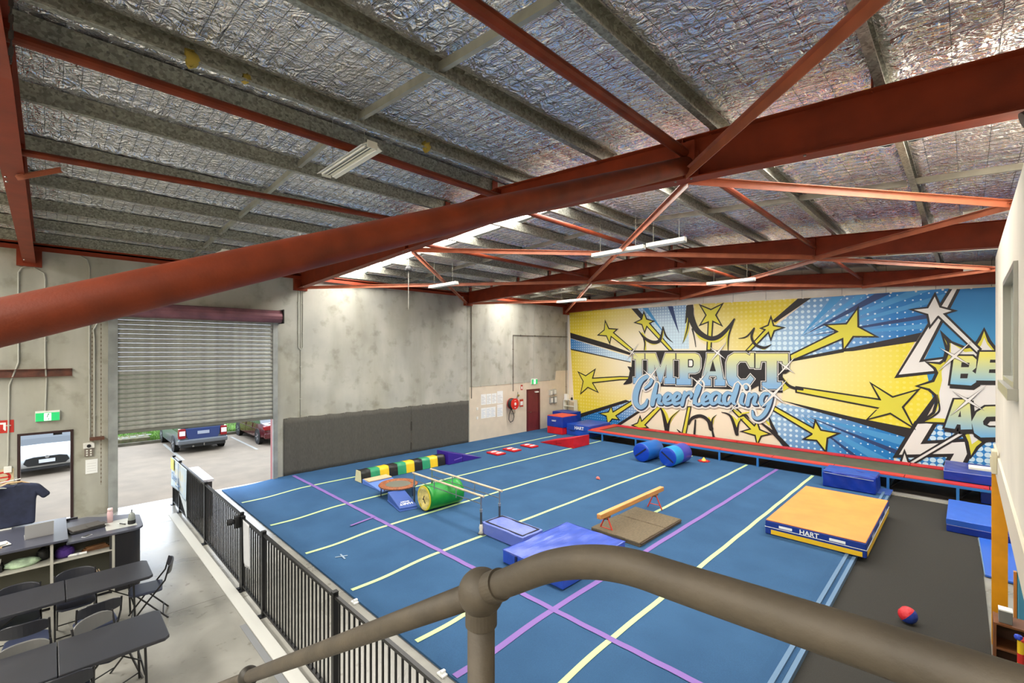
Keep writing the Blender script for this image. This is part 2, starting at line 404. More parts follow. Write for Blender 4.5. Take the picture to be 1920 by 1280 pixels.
# ------------------------------------------------------------------ ceiling: foil, mesh, purlins, skylights
import numpy as np
ce = S('ceiling')
SKY = [(6.3, 7.75), (13.75, 15.3), (-4.6, -3.0)]
PH = 0.2
def roof_z(x): return rail_z(x) + PH
PURL = [-14.9, -13.6, -12.1, -10.55, -9.0, -7.4, -6.02, -5.42, -3.75, -2.15, -0.62, 0.9, 2.4]
def foil_mesh(y0, y1, seed):
    dx, dy = 0.05, 0.035
    nx = int((RX - WX) / dx); ny = max(2, int((y1 - y0) / dy))
    X = np.linspace(WX + 0.02, RX - 0.02, nx); Y = np.linspace(y0, y1, ny)
    gx, gy = np.meshgrid(X, Y, indexing='ij')
    rs = np.random.RandomState(seed)
    base = np.where(gx < -5.85, 6.46 + (gx + 15.1) * (0.39 / 9.25), 6.85 - (gx + 5.85) * 0.068) + PH
    # pillows between the safety mesh wires
    cx = np.abs(np.sin(PI * gx / 0.30)); cy = np.abs(np.sin(PI * gy / 0.15))
    amp = 0.35 + 0.65 * (0.5 + 0.5 * np.sin(gx * 1.7 + 3 * np.sin(gy * 0.6 + seed)))
    zz = base + 0.022 - 0.03 * amp * np.sqrt(cx * cy + 1e-6)
    # crumple: sum of random ridges, mostly along the roof sheets
    for k in range(26):
        a = rs.normal(0, 0.35) if k < 16 else rs.uniform(0, PI)
        f = rs.uniform(14, 46); ph = rs.uniform(0, 6.28); w_ = rs.uniform(0.5, 2.0)
        u = gy * math.cos(a) + gx * math.sin(a) + 0.06 * np.sin(gx * w_ * 2 + ph) + 0.05 * np.sin(gy * 3.1 * w_ + ph)
        loc = 0.5 + 0.5 * np.sin(gx * rs.uniform(0.8, 2.5) + gy * rs.uniform(0.8, 2.5) + ph * 2)
        zz += rs.uniform(0.0008, 0.0022) * np.sin(u * f + ph) * loc
    # draped up over and down beside every purlin
    for p in PURL:
        d = np.abs(gx - p); zz -= 0.03 * np.exp(-((d - 0.14) / 0.07) ** 2)
    vs = np.stack([gx, gy, zz], -1).reshape(-1, 3)
    idx = np.arange(nx * ny).reshape(nx, ny)
    q = np.stack([idx[:-1, :-1], idx[:-1, 1:], idx[1:, 1:], idx[1:, :-1]], -1).reshape(-1, 4)
    me = bpy.data.meshes.new('foil_sheet')
    me.vertices.add(len(vs)); me.vertices.foreach_set('co', vs.astype(np.float32).ravel())
    me.loops.add(len(q) * 4); me.loops.foreach_set('vertex_index', q.astype(np.int32).ravel())
    me.polygons.add(len(q)); me.polygons.foreach_set('loop_start', np.arange(0, len(q) * 4, 4, dtype=np.int32))
    me.update(calc_edges=True); me.shade_smooth(); me.materials.append(FOIL)
    return me
edges = [BY, -4.6, -3.0, 6.3, 7.75, 13.75, 15.3, MY]
for i in range(0, len(edges), 2):
    o = bpy.data.objects.new('foil_sheet', foil_mesh(edges[i], edges[i + 1], i + 3)); COL.objects.link(o); o.parent = ce
# outer roof sheeting
def slope_sheet(y0, y1, dz, name, mat):
    vs = []; 
    for y in (y0, y1):
        for xx in (WX - 0.2, -5.85, RX + 0.1): vs.append((xx, y, roof_z(max(min(xx, RX), WX)) + dz))
    vs += [(a, b, c + 0.03) for a, b, c in vs]
    f = [(0, 1, 4, 3), (1, 2, 5, 4), (6, 9, 10, 7), (7, 10, 11, 8), (0, 3, 9, 6), (2, 8, 11, 5), (0, 6, 7, 1), (1, 7, 8, 2), (3, 4, 10, 9), (4, 5, 11, 10)]
    return O(name, MB().add(vs, f), mat, ce)
for i in range(0, len(edges), 2): slope_sheet(edges[i] - 0.02, edges[i + 1] + 0.02, 0.08, 'roof_sheet', M('roof_steel', (150, 150, 145), 0.5, 0.3))
SKYM = M('skylight_sheet', (255, 251, 243), 0.5, emit=SKYLIGHT_STRENGTH)
SKYM2 = M('added_rear_skylight_sheet', (255, 251, 243), 0.5, emit=ADDED_REAR_SKYLIGHT)  # last strip is unseen behind the camera, added to light the hall
for i, (y0, y1) in enumerate(SKY):
    for a, b in ((WX + 0.1, -5.95), (-5.75, RX - 0.1)):
        vs = [(a, y0, roof_z(a) + 0.06), (b, y0, roof_z(b) + 0.06), (b, y1, roof_z(b) + 0.06), (a, y1, roof_z(a) + 0.06)]
        O('skylight_panel', MB().add(vs, [(3, 2, 1, 0)]), SKYM if i < 2 else SKYM2, ce, recalc=False)
# safety mesh wires
wm = MB()
WIRE = M('mesh_wire', (70, 70, 66), 0.5, 0.5)
x = WX + 0.3
def wire(mb, pts, r=0.0022):
    mb.tube(pts, r, 3, cap=False)
while x < RX:
    if True: wire(wm, [(x, BY, roof_z(x) - 0.003), (x, MY, roof_z(x) - 0.003)]); x += 0.30
y = BY + 0.1
while y < MY:
    wire(wm, [(WX, y, roof_z(WX) - 0.004), (-5.85, y, roof_z(-5.85) - 0.004), (RX, y, roof_z(RX) - 0.004)]); y += 0.15
o = O('safety_mesh', wm, WIRE, ce, recalc=False); o['kind'] = 'stuff'
# purlins: C sections along the hall
def purlin(x, flip=1):
    z0 = rail_z(x); w_ = 0.075 * flip; t = 0.004; h_ = PH - 0.006; lip = 0.02
    poly = [(x, z0), (x + w_, z0), (x + w_, z0 + lip), (x + w_ - t * flip, z0 + lip), (x + w_ - t * flip, z0 + t), (x + t * flip, z0 + t), (x + t * flip, z0 + h_ - t),
            (x + w_ - t * flip, z0 + h_ - t), (x + w_ - t * flip, z0 + h_ - lip), (x + w_, z0 + h_ - lip), (x + w_, z0 + h_), (x, z0 + h_)]
    O('purlin', MB().prism(poly, BY + 0.05, MY - 0.02, 'Y'), GALV, ce)
for i, p in enumerate(PURL): purlin(p, 1 if p > -5.85 else -1)
# bridging between purlins
for yb in (-4.2, 2.7, 9.3, 16.2):
    for a, b in zip(PURL[:-1], PURL[1:]):
        if b - a < 0.8: continue
        m = MB().bar((a + 0.05, yb, rail_z(a) + 0.09), (b - 0.05, yb, rail_z(b) + 0.09), 0.01, 0.09)
        m.bar((a + 0.05, yb + 0.025, rail_z(a) + 0.05), (b - 0.05, yb + 0.025, rail_z(b) + 0.05), 0.05, 0.006)
        O('bridging_bar', m, M('bridging_steel', (168, 168, 156), 0.4, 0.4, var=0.1), ce)
# cleats on rafters
FRAMES = [-0.33, 5.6, 12.5, 19.2]
cl = MB()
for fy in FRAMES:
    for p in PURL:
        cl.box((p + (0.03 if p > -5.85 else -0.03) * -1, fy, rail_z(p) + 0.08), (0.012, 0.12, 0.2))
O('purlin_cleats', cl, RED, ce)
# ridge flashing (pale tube seen under the ridge)
# longitudinal tube struts
def strut(x, ya, yb, z, r=0.045, m=REDP): O('tube_strut', MB().tube([(x, ya, z), (x, yb, z)], r, 12), m, ce, smooth=False)
for xx, zz in ((-8.8, 6.42), (-2.5, 6.38)):
    for ya, yb in ((5.62, 12.4), (12.6, 19.1)): strut(xx, ya, yb, zz)
strut(-5.55, 5.62, 12.4, 6.45); strut(-5.55, 12.6, 19.1, 6.45)
strut(-2.46, -0.3, 5.5, 6.42, 0.058); strut(-5.3, -0.3, 5.5, 6.45, 0.05)
O('tube_strut', MB().tube([(-7.86, -0.3, 6.32), (-7.1, 4.5, 6.3), (-6.95, 5.5, 6.3)], 0.042, 12), REDP, ce)
O('end_plate', MB().bb(-2.58, -2.34, 5.48, 5.5, 6.3, 6.55).bb(-5.42, -5.2, 5.49, 5.51, 6.34, 6.58), RED, ce)
# flat cross braces in plan
def brace(a, b, wd=0.09, hh=0.09):
    m = MB(); A = Vector(a); B = Vector(b)
    m.bar(A, B, wd, 0.008); m.bar(A + Vector((0, 0, -hh / 2)), B + Vector((0, 0, -hh / 2)), 0.008, hh)
    O('cross_brace', m, M('brace_red_paint', (170, 98, 70), 0.45, var=0.08), ce)
for ya, yb in ((5.68, 12.4), (12.6, 19.1)):
    for xa, xb in ((-15.0, -8.8), (-8.8, -2.5), (-2.5, 3.3)):
        za, zb = raf_b(xa) + 0.07, raf_b(xb) + 0.07
        brace((xa, ya, za), (xb, yb, zb)); brace((xb, ya, zb - 0.03), (xa, yb, za - 0.03))
brace((-2.45, 5.5, 6.2), (0.5, 2.55, 6.05), 0.1, 0.1)
brace((0.5, 2.55, 6.05), (3.3, -0.3, 5.9), 0.1, 0.1)
brace((-8.5, -0.3, 6.2), (-8.45, 0.1, 6.4), 0.06, 0.06)
# wall top beam along the concrete wall
O('eave_beam', MB().bb(WX - 0.02, WX + 0.13, BY, MY, 6.36, 6.44).bb(WX + 0.11, WX + 0.13, BY, MY, 6.26, 6.4), RED, ce)
O('wall_capping', MB().bb(WX + 0.001, WX + 0.13, BY, MY, 6.44, 6.7), GALV, ce)

# rafters: I sections in four portal frames
labs = ['rusty red steel rafter running up the far left edge of the view',
        'nearest red I-beam rafter spanning the hall just in front of the large skylight',
        'middle red I-beam rafter crossing the hall beneath the second bay of roof',
        'farthest red I-beam rafter just in front of the mural wall']
for fy, lb in zip(FRAMES, labs):
    r = T('rafter_beam', lb, 'beam', (0, fy, 0))
    xs_ = [WX + 0.12, -5.85, RX - 0.02]
    fw_ = 0.1
    web = MB(); pts = [(a, raf_b(a) + 0.012) for a in xs_] + [(a, rail_z(a) - 0.012) for a in xs_[::-1]]
    web.prism(pts, -0.006, 0.006, 'Y'); O('web', web, RED, r)
    for nm, fn in (('bottom_flange', lambda a: (raf_b(a), raf_b(a) + 0.014)), ('top_flange', lambda a: (rail_z(a) - 0.014, rail_z(a) - 0.001))):
        m = MB(); pts = [(a, fn(a)[0]) for a in xs_] + [(a, fn(a)[1]) for a in xs_[::-1]]
        m.prism(pts, -fw_, fw_, 'Y'); O(nm, m, RED, r)
    for xx in (-5.86, -5.84 + 0.012): O('splice_plate', MB().bb(xx - 0.01, xx, -0.1, 0.1, raf_b(xx) + 0.0, rail_z(xx)), RED, r)
    for xx in (-8.8, -2.5): O('stiffener', MB().bb(xx - 0.006, xx + 0.006, -0.095, 0.095, raf_b(xx) + 0.015, rail_z(xx) - 0.015), RED, r)
    O('wall_plate', MB().bb(WX + 0.002, WX + 0.12, -0.2, 0.2, 5.9, 6.46), RED, r)
    b = MB()
    for xx in (-14.6, -8.9, -8.7, -6.0, -5.7, -2.6, -2.4, -1.2): b.lathe([(0, 0), (0.014, 0), (0.014, 0.014), (0, 0.014)], (xx, -0.07, raf_b(xx) - 0.014), 6)
    O('bolts', b, STEEL, r)
# large raking tube
t = T('raking_tube', 'large red steel tube sloping down across the view from the roof to the left edge', 'beam', (-3.9, -6.6, 1.7))
m = MB(); a = Vector((-2.46, 5.5, 6.27)); b = Vector((-3.18, -0.55, 3.98)); d = (b - a)
L0 = Vector((-3.9, -6.6, 1.7))
O('tube', MB().tube([a - L0, b - L0, a + d * 1.95 - L0], 0.108, 40), REDP, t, smooth=True)
shade_auto(t.children[0])
O('end_plate', MB().box(a - L0 + Vector((0, 0.03, 0)), (0.3, 0.02, 0.3)), RED, t)
# yellow tufts of glass wool poking out
for i, (x_, y_, s_) in enumerate([(-5.38, 0.98, 0.10), (-5.38, 3.7, 0.09), (-5.38, 1.45, 0.05)]):
    vs = MB(); 
    vs.lathe([(0, -s_), (s_ * .5, -s_ * .8), (s_ * .7, -s_ * .2), (s_ * .5, s_ * .4), (0, s_ * .6)], (x_, y_, rail_z(x_) + 0.05), 9)
    vs.v = [(a + random.uniform(-.02, .02), b + random.uniform(-.02, .02), c + random.uniform(-.02, .02)) for a, b, c in vs.v]
    o = O('wool_tuft', vs, M('glass_wool', (196, 172, 80), 0.95, bump=0.6, bscale=30), ce, smooth=True)

# ------------------------------------------------------------------ light fittings
LF = M('batten_enamel', (226, 226, 216), 0.35)
def batten(x0, x1, y, z, label, twin=False):
    t = T('fluorescent_batten', label, 'light', ((x0 + x1) / 2, y, z), group='hanging fluorescent battens')
    L = abs(x1 - x0) / 2
    O('housing', MB().bb(-L, L, -0.03, 0.03, 0.0, 0.055), LF, t, bevel=0.005)
    if twin:
        O('reflector', MB().prism([(-0.13, -0.02), (-0.05, 0.035), (-0.03, 0.035), (-0.03, 0.0), (0.03, 0.0), (0.03, 0.035), (0.05, 0.035), (0.13, -0.02), (0.12, -0.022), (0.04, 0.02), (0.0, -0.01), (-0.04, 0.02), (-0.12, -0.022)], -L, L, 'X'), LF, t)
        for s_ in (-1, 1):
            O('lamp_tube', MB().tube([(-L + 0.03, s_ * 0.07, -0.012), (L - 0.03, s_ * 0.07, -0.012)], 0.013, 8), M('lamp_glass', (245, 245, 240), 0.3), t)
    else:
        O('reflector', MB().prism([(-0.09, -0.035), (-0.03, 0.05), (0.03, 0.05), (0.09, -0.035), (0.085, -0.04), (0.0, -0.01), (-0.085, -0.04)], -L, L, 'X'), LF, t)
        O('lamp_tube', MB().tube([(-L + 0.03, 0, -0.03), (L - 0.03, 0, -0.03)], 0.013, 8), M('lamp_glass', (245, 245, 240), 0.3), t)
    O('end_cap', MB().bb(-L - 0.012, -L, -0.06, 0.06, -0.03, 0.05), LF, t); O('end_cap', MB().bb(L, L + 0.012, -0.06, 0.06, -0.03, 0.05), LF, t)
    for s_ in (-0.7, 0.7):
        xx = (x0 + x1) / 2 + s_ * L
        O('hanger_wire', MB().tube([(s_ * L, 0, 0.05), (s_ * L, 0, roof_z(xx) - z)], 0.004, 5), GALV, t)
batten(-5.95, -4.75, 2.55, 6.30, 'nearest twin batten light, hung left of the raking tube below the front rafter', True)
batten(-10.2, -8.95, 2.1, 5.67, 'small batten light hanging before the left concrete wall above the shutter', True)
batten(-11.8, -10.5, 8.3, 5.96, 'batten light hanging near the concrete wall between first and second rafter')
batten(-6.0, -4.75, 8.65, 6.14, 'longer batten of the end-to-end pair in front of the middle rafter')
batten(-4.68, -3.9, 8.7, 6.16, 'shorter batten of the end-to-end pair in front of the middle rafter')
batten(-11.3, -10.0, 13.9, 5.88, 'batten light hanging just above the top left corner of the mural')
batten(-5.5, -4.2, 13.8, 5.98, 'batten light hanging before the mural above its star and crown spikes')
batten(-0.04, 1.1, 10.41, 6.18, 'batten light beyond the white office wall, upper of the two there')
batten(-0.07, 1.1, 17.5, 6.17, 'batten light beyond the white office wall, lower of the two there')
# bare cord and small high-bay lamp
t = T('pull_cord_lamp', 'small round fitting with a long pull cord under the front rafter', 'light', (-11.31, 7.2, 6.3))
o = O('lamp_body', MB().lathe([(0, 0.12), (0.05, 0.12), (0.09, 0.03), (0.09, -0.02), (0, -0.03)], n=16), BLKP, t)
O('cord', MB().tube([(0, 0, 0), (0, 0, -1.13)], 0.008, 5), CONDUIT, t)
O('hanger', MB().tube([(0, 0, 0.1), (0, 0, roof_z(-11.31) - 6.3)], 0.006, 5), CONDUIT, t)
# floodlight at the top right
t = T('flood_lamp', 'dark grey floodlight under the front rafter above the white office wall', 'light', (0.34, 5.52, 5.93))
O('lamp_body', MB().tube([(0.25, 0, -0.02), (0.08, -0.02, -0.06), (-0.02, -0.03, -0.1)], [0.06, 0.075, 0.08], 14), M('dark_grey_metal', (62, 66, 64), 0.4), t)
O('bracket', MB().bb(0.1, 0.13, -0.02, 0.02, -0.08, 0.02), M('dark_grey_metal', (62, 66, 64), 0.4), t)

# bolts on the purlin webs and a hanging chain at the first rafter
bb_ = MB()
for p in PURL:
    for yy in (0.55, 6.6, 13.4):
        for dz in (0.06, 0.13): bb_.lathe([(0, -0.004), (0.012, -0.004), (0.012, 0.004), (0, 0.004)], (p + (0.004 if p > -5.85 else -0.004) * -1, yy, rail_z(p) + dz), 8, 'X')
o = O('purlin_bolts', bb_, STEEL, ce); o['kind'] = 'stuff'
c = MB(); chain(c, -4.15, -0.17, 5.75, 6.25); chain(c, -4.23, -0.17, 5.8, 6.25)
t = T('lifting_chain', 'short dark chain hanging from the far left rafter at the top corner', 'chain', (-4.2, -0.17, 6.25))
c.v = [(a + 4.2, b + 0.17, d - 6.25) for a, b, d in c.v]; o = O('links', c, M('dark_chain', (46, 40, 36), 0.5, 0.6), t); o['kind'] = 'stuff'
# ------------------------------------------------------------------ printed mural banner (a flat banner on the end wall)
BYP = MY - 0.03
CY, SY = math.cos(YAW), math.sin(YAW)
def wallpt(px, py):   # a point of the banner's own design, laid out on the wall plane y = BYP
    u = (px - 960) / 860.; v = (657 - py) / 860.
    dx = -SY + u * CY; dy = CY + u * SY; t = BYP / dy
    return (t * dx, CAM_Z + t * v)
def A_(p): return (1060 + p[0] / 3.878, 530 + p[1] / 3.878)
def B_(p): return (1340 + p[0] / 3.878, 530 + p[1] / 3.878)
def C_(p): return (1600 + p[0] / 3.556, 530 + p[1] / 3.556)
def PA(*ps): return [wallpt(*A_(p)) for p in ps]
def PB(*ps): return [wallpt(*B_(p)) for p in ps]
def PC(*ps): return [wallpt(*C_(p)) for p in ps]
def PX(*ps): return [wallpt(*p) for p in ps]

def print_mat(name, c_in, c_out, centre=(-10.0, 3.6), r0=1.0, r1=6.0, dots=None, dsize=0.16, d0=0.42, d1=0.10, rough=0.55, vertical=None):
    m = bpy.data.materials.new(name); m.use_nodes = True; nt = m.node_tree; b = nt.nodes['Principled BSDF']; b.inputs['Roughness'].default_value = rough
    tc = nt.nodes.new('ShaderNodeTexCoord'); sx = nt.nodes.new('ShaderNodeSeparateXYZ'); nt.links.new(tc.outputs['Object'], sx.inputs[0])
    def mth(op, a, bb=None, c=None):
        n = nt.nodes.new('ShaderNodeMath'); n.operation = op
        for i, q in enumerate((a, bb, c)):
            if q is None: continue
            if isinstance(q, (int, float)): n.inputs[i].default_value = q
            else: nt.links.new(q, n.inputs[i])
        return n.outputs[0]
    x, z = sx.outputs['X'], sx.outputs['Z']
    if vertical:
        f = mth('DIVIDE', mth('SUBTRACT', z, vertical[0]), vertical[1] - vertical[0])
    else:
        dx = mth('SUBTRACT', x, centre[0]); dz = mth('MULTIPLY', mth('SUBTRACT', z, centre[1]), 1.5)
        f = mth('DIVIDE', mth('SUBTRACT', mth('SQRT', mth('ADD', mth('MULTIPLY', dx, dx), mth('MULTIPLY', dz, dz))), r0), r1 - r0)
    fc = nt.nodes.new('ShaderNodeClamp'); nt.links.new(f, fc.inputs[0]); f = fc.outputs[0]
    mx = nt.nodes.new('ShaderNodeMixRGB'); nt.links.new(f, mx.inputs[0]); mx.inputs[1].default_value = lin(c_in); mx.inputs[2].default_value = lin(c_out)
    out = mx.outputs[0]
    if dots:
        def fr(q): return mth('SUBTRACT', mth('FRACT', mth('DIVIDE', q, dsize)), 0.5)
        a1, a2 = fr(x), fr(z)
        r = mth('SQRT', mth('ADD', mth('MULTIPLY', a1, a1), mth('MULTIPLY', a2, a2)))
        rad = mth('MULTIPLY_ADD', f, d1 - d0, d0)
        k = mth('LESS_THAN', r, rad)
        m2 = nt.nodes.new('ShaderNodeMixRGB'); nt.links.new(mth('MULTIPLY', k, dots[3]), m2.inputs[0]); nt.links.new(out, m2.inputs[1]); m2.inputs[2].default_value = lin(dots[:3])
        out = m2.outputs[0]
    nt.links.new(out, b.inputs['Base Color']); return m
YB = print_mat('print_yellow_fade', (236, 226, 196), (228, 206, 60), r0=1.7, r1=4.8, dots=(246, 238, 180, 0.25), dsize=0.17, d0=0.1, d1=0.28)
YB2 = print_mat('print_yellow_right', (238, 228, 190), (232, 216, 60), centre=(-8.0, 3.6), r0=2.8, r1=6.6, dots=(244, 236, 160, 0.25), dsize=0.17, d0=0.1, d1=0.25)
BB = print_mat('print_blue_fade', (176, 206, 226), (24, 120, 190), dots=(214, 236, 246, 0.9), dsize=0.19, d0=0.44, d1=0.12, r0=4.3, r1=8.6)
BBL = print_mat('print_blue_left', (190, 214, 228), (30, 120, 190), dots=(206, 230, 242, 0.8), dsize=0.13, d0=0.40, d1=0.14, r0=2.2, r1=5.0)
BLUEP = print_mat('print_flat_blue', (60, 150, 200), (24, 118, 184), centre=(0, 4), r0=0, r1=3)
HT = print_mat('print_halftone', (40, 126, 196), (40, 126, 196), dots=(200, 228, 242, 1.0), dsize=0.17, d0=0.44, d1=0.44)
CRM = print_mat('print_cream', (236, 228, 206), (236, 220, 194), r0=2, r1=6)
STK = M('print_blue_streak', (70, 150, 206), 0.55); STK2 = M('print_dark_streak', (36, 62, 110), 0.55)
INK = M('print_black', (34, 30, 30), 0.55); PY = M('print_yellow', (216, 208, 66), 0.55); PWH = M('print_white', (230, 228, 222), 0.55)
LETG = print_mat('print_letter_fade', (132, 176, 214), (232, 224, 120), vertical=(2.7, 4.0))
LETG2 = print_mat('print_letter_fade_right', (118, 184, 220), (232, 226, 110), vertical=(2.95, 3.85))
LETG3 = print_mat('print_letter_fade_low', (110, 176, 220), (232, 226, 110), vertical=(1.45, 2.55))
SCR = M('print_script_blue', (134, 178, 212), 0.55); NAVY = M('print_navy', (40, 52, 74), 0.55); GLOW = M('print_pale', (224, 222, 214), 0.55)

mural = T('mural_banner', 'huge printed comic-style banner with cheerleading lettering and yellow stars on the end wall', 'banner', (0, 0, 0))
LAY = {}
def layer_y(layer):
    LAY[layer] = LAY.get(layer, 0) + 1
    return BYP - 0.0025 * layer - 0.00006 * min(LAY[layer], 40)
def flat(name, poly, mat, layer, holes=()):
    loops = [[Vector((p[0], p[1], 0)) for p in poly]] + [[Vector((p[0], p[1], 0)) for p in hh] for hh in holes]
    tris = tessellate_polygon(loops); pts = [q for lp in loops for q in lp]
    y = layer_y(layer)
    vs = [(p.x, y, p.y) for p in pts]; fs = []
    for t_ in tris:
        a, b, c = [pts[i] for i in t_]
        cr = (b - a).cross(c - a).z
        fs.append(tuple(t_) if cr > 0 else tuple(t_[::-1]))
    return O(name, MB().add(vs, fs), mat, mural, recalc=False)
def area(poly): return sum(poly[i][0] * poly[(i + 1) % len(poly)][1] - poly[(i + 1) % len(poly)][0] * poly[i][1] for i in range(len(poly))) / 2
def grow(poly, d, lim=2.6):
    n = len(poly); s_ = 1 if area(poly) > 0 else -1; out = []
    for i in range(n):
        p0, p1, p2 = Vector(poly[i - 1]), Vector(poly[i]), Vector(poly[(i + 1) % n])
        e1 = (p1 - p0); e2 = (p2 - p1)
        if e1.length < 1e-6 or e2.length < 1e-6: out.append(tuple(p1)); continue
        e1.normalize(); e2.normalize()
        n1 = Vector((e1.y, -e1.x)) * s_; n2 = Vector((e2.y, -e2.x)) * s_
        b = (n1 + n2)
        if b.length < 1e-3: out.append(tuple(p1 + n1 * d)); continue
        b.normalize(); k = min(1 / max(b.dot(n1), 0.05), lim); out.append(tuple(p1 + b * d * k))
    return out
def smooth(pts, k=6):
    n = len(pts); out = []
    for i in range(n - 1):
        p0 = pts[max(i - 1, 0)]; p1 = pts[i]; p2 = pts[i + 1]; p3 = pts[min(i + 2, n - 1)]
        for j in range(k):
            t = j / k
            out.append(tuple(0.5 * (2 * p1[c] + (p2[c] - p0[c]) * t + (2 * p0[c] - 5 * p1[c] + 4 * p2[c] - p3[c]) * t * t + (3 * p1[c] - p0[c] - 3 * p2[c] + p3[c]) * t ** 3) for c in range(len(p1))))
    out.append(tuple(pts[-1])); return out
def stroke(name, paths, mat, layer, extra=0.0, off=(0, 0), cap=True):
    """paths: lists of (x, z, halfwidth) in metres on the banner"""
    for pts in paths:
        y = layer_y(layer); mb = MB()
        s_ = smooth(pts) if len(pts) > 2 else pts
        L_, R_ = [], []
        for i, p in enumerate(s_):
            a = s_[max(i - 1, 0)]; b = s_[min(i + 1, len(s_) - 1)]
            d = Vector((b[0] - a[0], b[1] - a[1]))
            if d.length < 1e-6: d = Vector((1, 0))
            d.normalize(); nn = Vector((-d.y, d.x)); ww = max(p[2], 0) + extra
            yy = y - 0.0006 * i / len(s_)
            L_.append((p[0] + nn.x * ww + off[0], yy, p[1] + nn.y * ww + off[1])); R_.append((p[0] - nn.x * ww + off[0], yy, p[1] - nn.y * ww + off[1]))
        n = len(L_); mb.add(L_ + R_, [(i, n + i, n + i + 1, i + 1) for i in range(n - 1)])
        if cap:
            for e in (s_[0], s_[-1]):
                ww = max(e[2], 0) + extra
                mb.add([(e[0] + off[0] + ww * math.cos(2 * PI * k / 12), y - (0.0007 if e is s_[-1] else -0.0001), e[1] + off[1] + ww * math.sin(2 * PI * k / 12)) for k in range(12)], [tuple(range(12))])
        O(name, mb, mat, mural, recalc=False)
def conv(fn, sc_, pts):  # pixel path with pixel widths -> metres
    out = []
    for x, y, w_ in pts:
        p = fn((x, y))[0]; q = fn((x + 10, y))[0]
        out.append((p[0], p[1], w_ * 0.56 * abs(q[0] - p[0]) / 10))
    return out

# banner cloth and its scallop eyelets
c = PX((1068, 583), (1270, 572), (1865, 537))
cloth = [(-15.0, 0.35), (3.2, 0.35), (3.2, 5.84), (0.56, 5.87), (-9.04, 5.99), (-14.96, 6.07)]
m = MB(); n = len(cloth)
m.prism(cloth, BYP + 0.001, BYP + 0.012, 'Y'); O('banner_cloth', m, CRM, mural)
e = MB(); xx = -14.8
while xx < 3:
    e.lathe([(0, -0.006), (0.03, -0.006), (0.03, 0.0), (0, 0.0)], (xx, BYP - 0.012, 6.05 + (xx + 15) * -0.0125), 8, 'Y'); xx += 0.62
O('eyelets', e, PWH, mural)
flat('yellow_field', PA((30, 205), (480, 187), (720, 480), (490, 560), (35, 365)) , YB, 1)
flat('yellow_field', PA((40, 480), (480, 572), (490, 840), (70, 985)), YB, 1)
flat('yellow_field', PA((935, 155)) + PB((0, 148), (610, 115), (420, 330), (240, 490)) + PA((1060, 485), (950, 400)), YB, 1)
flat('blue_field', PA((520, 186), (890, 160), (900, 480), (735, 480)), BBL, 1)
flat('blue_field', PA((38, 405), (478, 540), (476, 575), (40, 480)), BBL, 1)
flat('blue_field', PA((70, 990), (490, 845), (560, 905), (380, 1035), (130, 1060), (70, 1050)), BBL, 1)
flat('blue_field', PB((700, 110)) + PC((640, 38), (455, 335)) + PB((555, 560), (240, 490), (420, 330)), BB, 1)
flat('blue_field', PB((470, 870)) + PC((390, 1000), (270, 1165), (270, 1260)) + PB((520, 1240), (380, 1000)), BB, 1)
flat('yellow_field', PB((550, 570)) + PC((0, 445), (415, 385), (275, 630), (560, 600), (560, 745), (400, 985), (0, 905)) + PB((490, 860), (480, 700)), YB2, 2)
# streaks radiating in the blue fields
for tip, outs in (((1500, 632), [((1560, 557), (1582, 556), STK), ((1640, 551), (1672, 549), STK2), ((1605, 554), (1625, 552), STK), ((1700, 547), (1745, 544), STK), ((1772, 550), (1764, 564), STK), ((1752, 586), (1746, 596), STK2), ((1738, 606), (1732, 616), STK)]),
                  ((1500, 775), [((1672, 864), (1650, 870), STK), ((1690, 846), (1684, 853), STK2), ((1700, 822), (1695, 836), STK), ((1560, 866), (1592, 870), STK), ((1618, 871), (1630, 871), STK2)]),
                  ((1300, 690), [((1205, 577), (1215, 577), STK), ((1252, 574), (1262, 574), STK2)])):
    for a, b, mt in outs:
        k = 0.02 if tip[0] == 1500 else 0.55
        t1 = (tip[0] + (a[0] - tip[0]) * k, tip[1] + (a[1] - tip[1]) * k)
        flat('ink_streak', PX(t1, a, b), mt, 2)
# black rays
for q in [PA((36, 362), (38, 403), (478, 528), (474, 508), (300, 440)), PA((480, 187), (525, 186), (780, 480), (740, 480)), PA((880, 162), (930, 158), (935, 300), (905, 260), (870, 300)),
          PA((62, 965), (70, 992), (470, 862), (440, 850)), PA((372, 1030), (400, 1036), (545, 940), (530, 930)), PA((38, 478), (42, 488), (476, 580), (476, 574)),
          PB((605, 115), (705, 110), (440, 290), (420, 275)), PB((550, 556), (552, 574), (940, 505), (940, 478)), PB((935, 480)) + PC((0, 428), (458, 330), (420, 392), (0, 455)) + PB((940, 500)),
          PB((480, 852)) + PC((0, 895), (410, 975), (350, 1030), (0, 925)) + PB((700, 925))]:
    flat('black_ray', q, INK, 3)
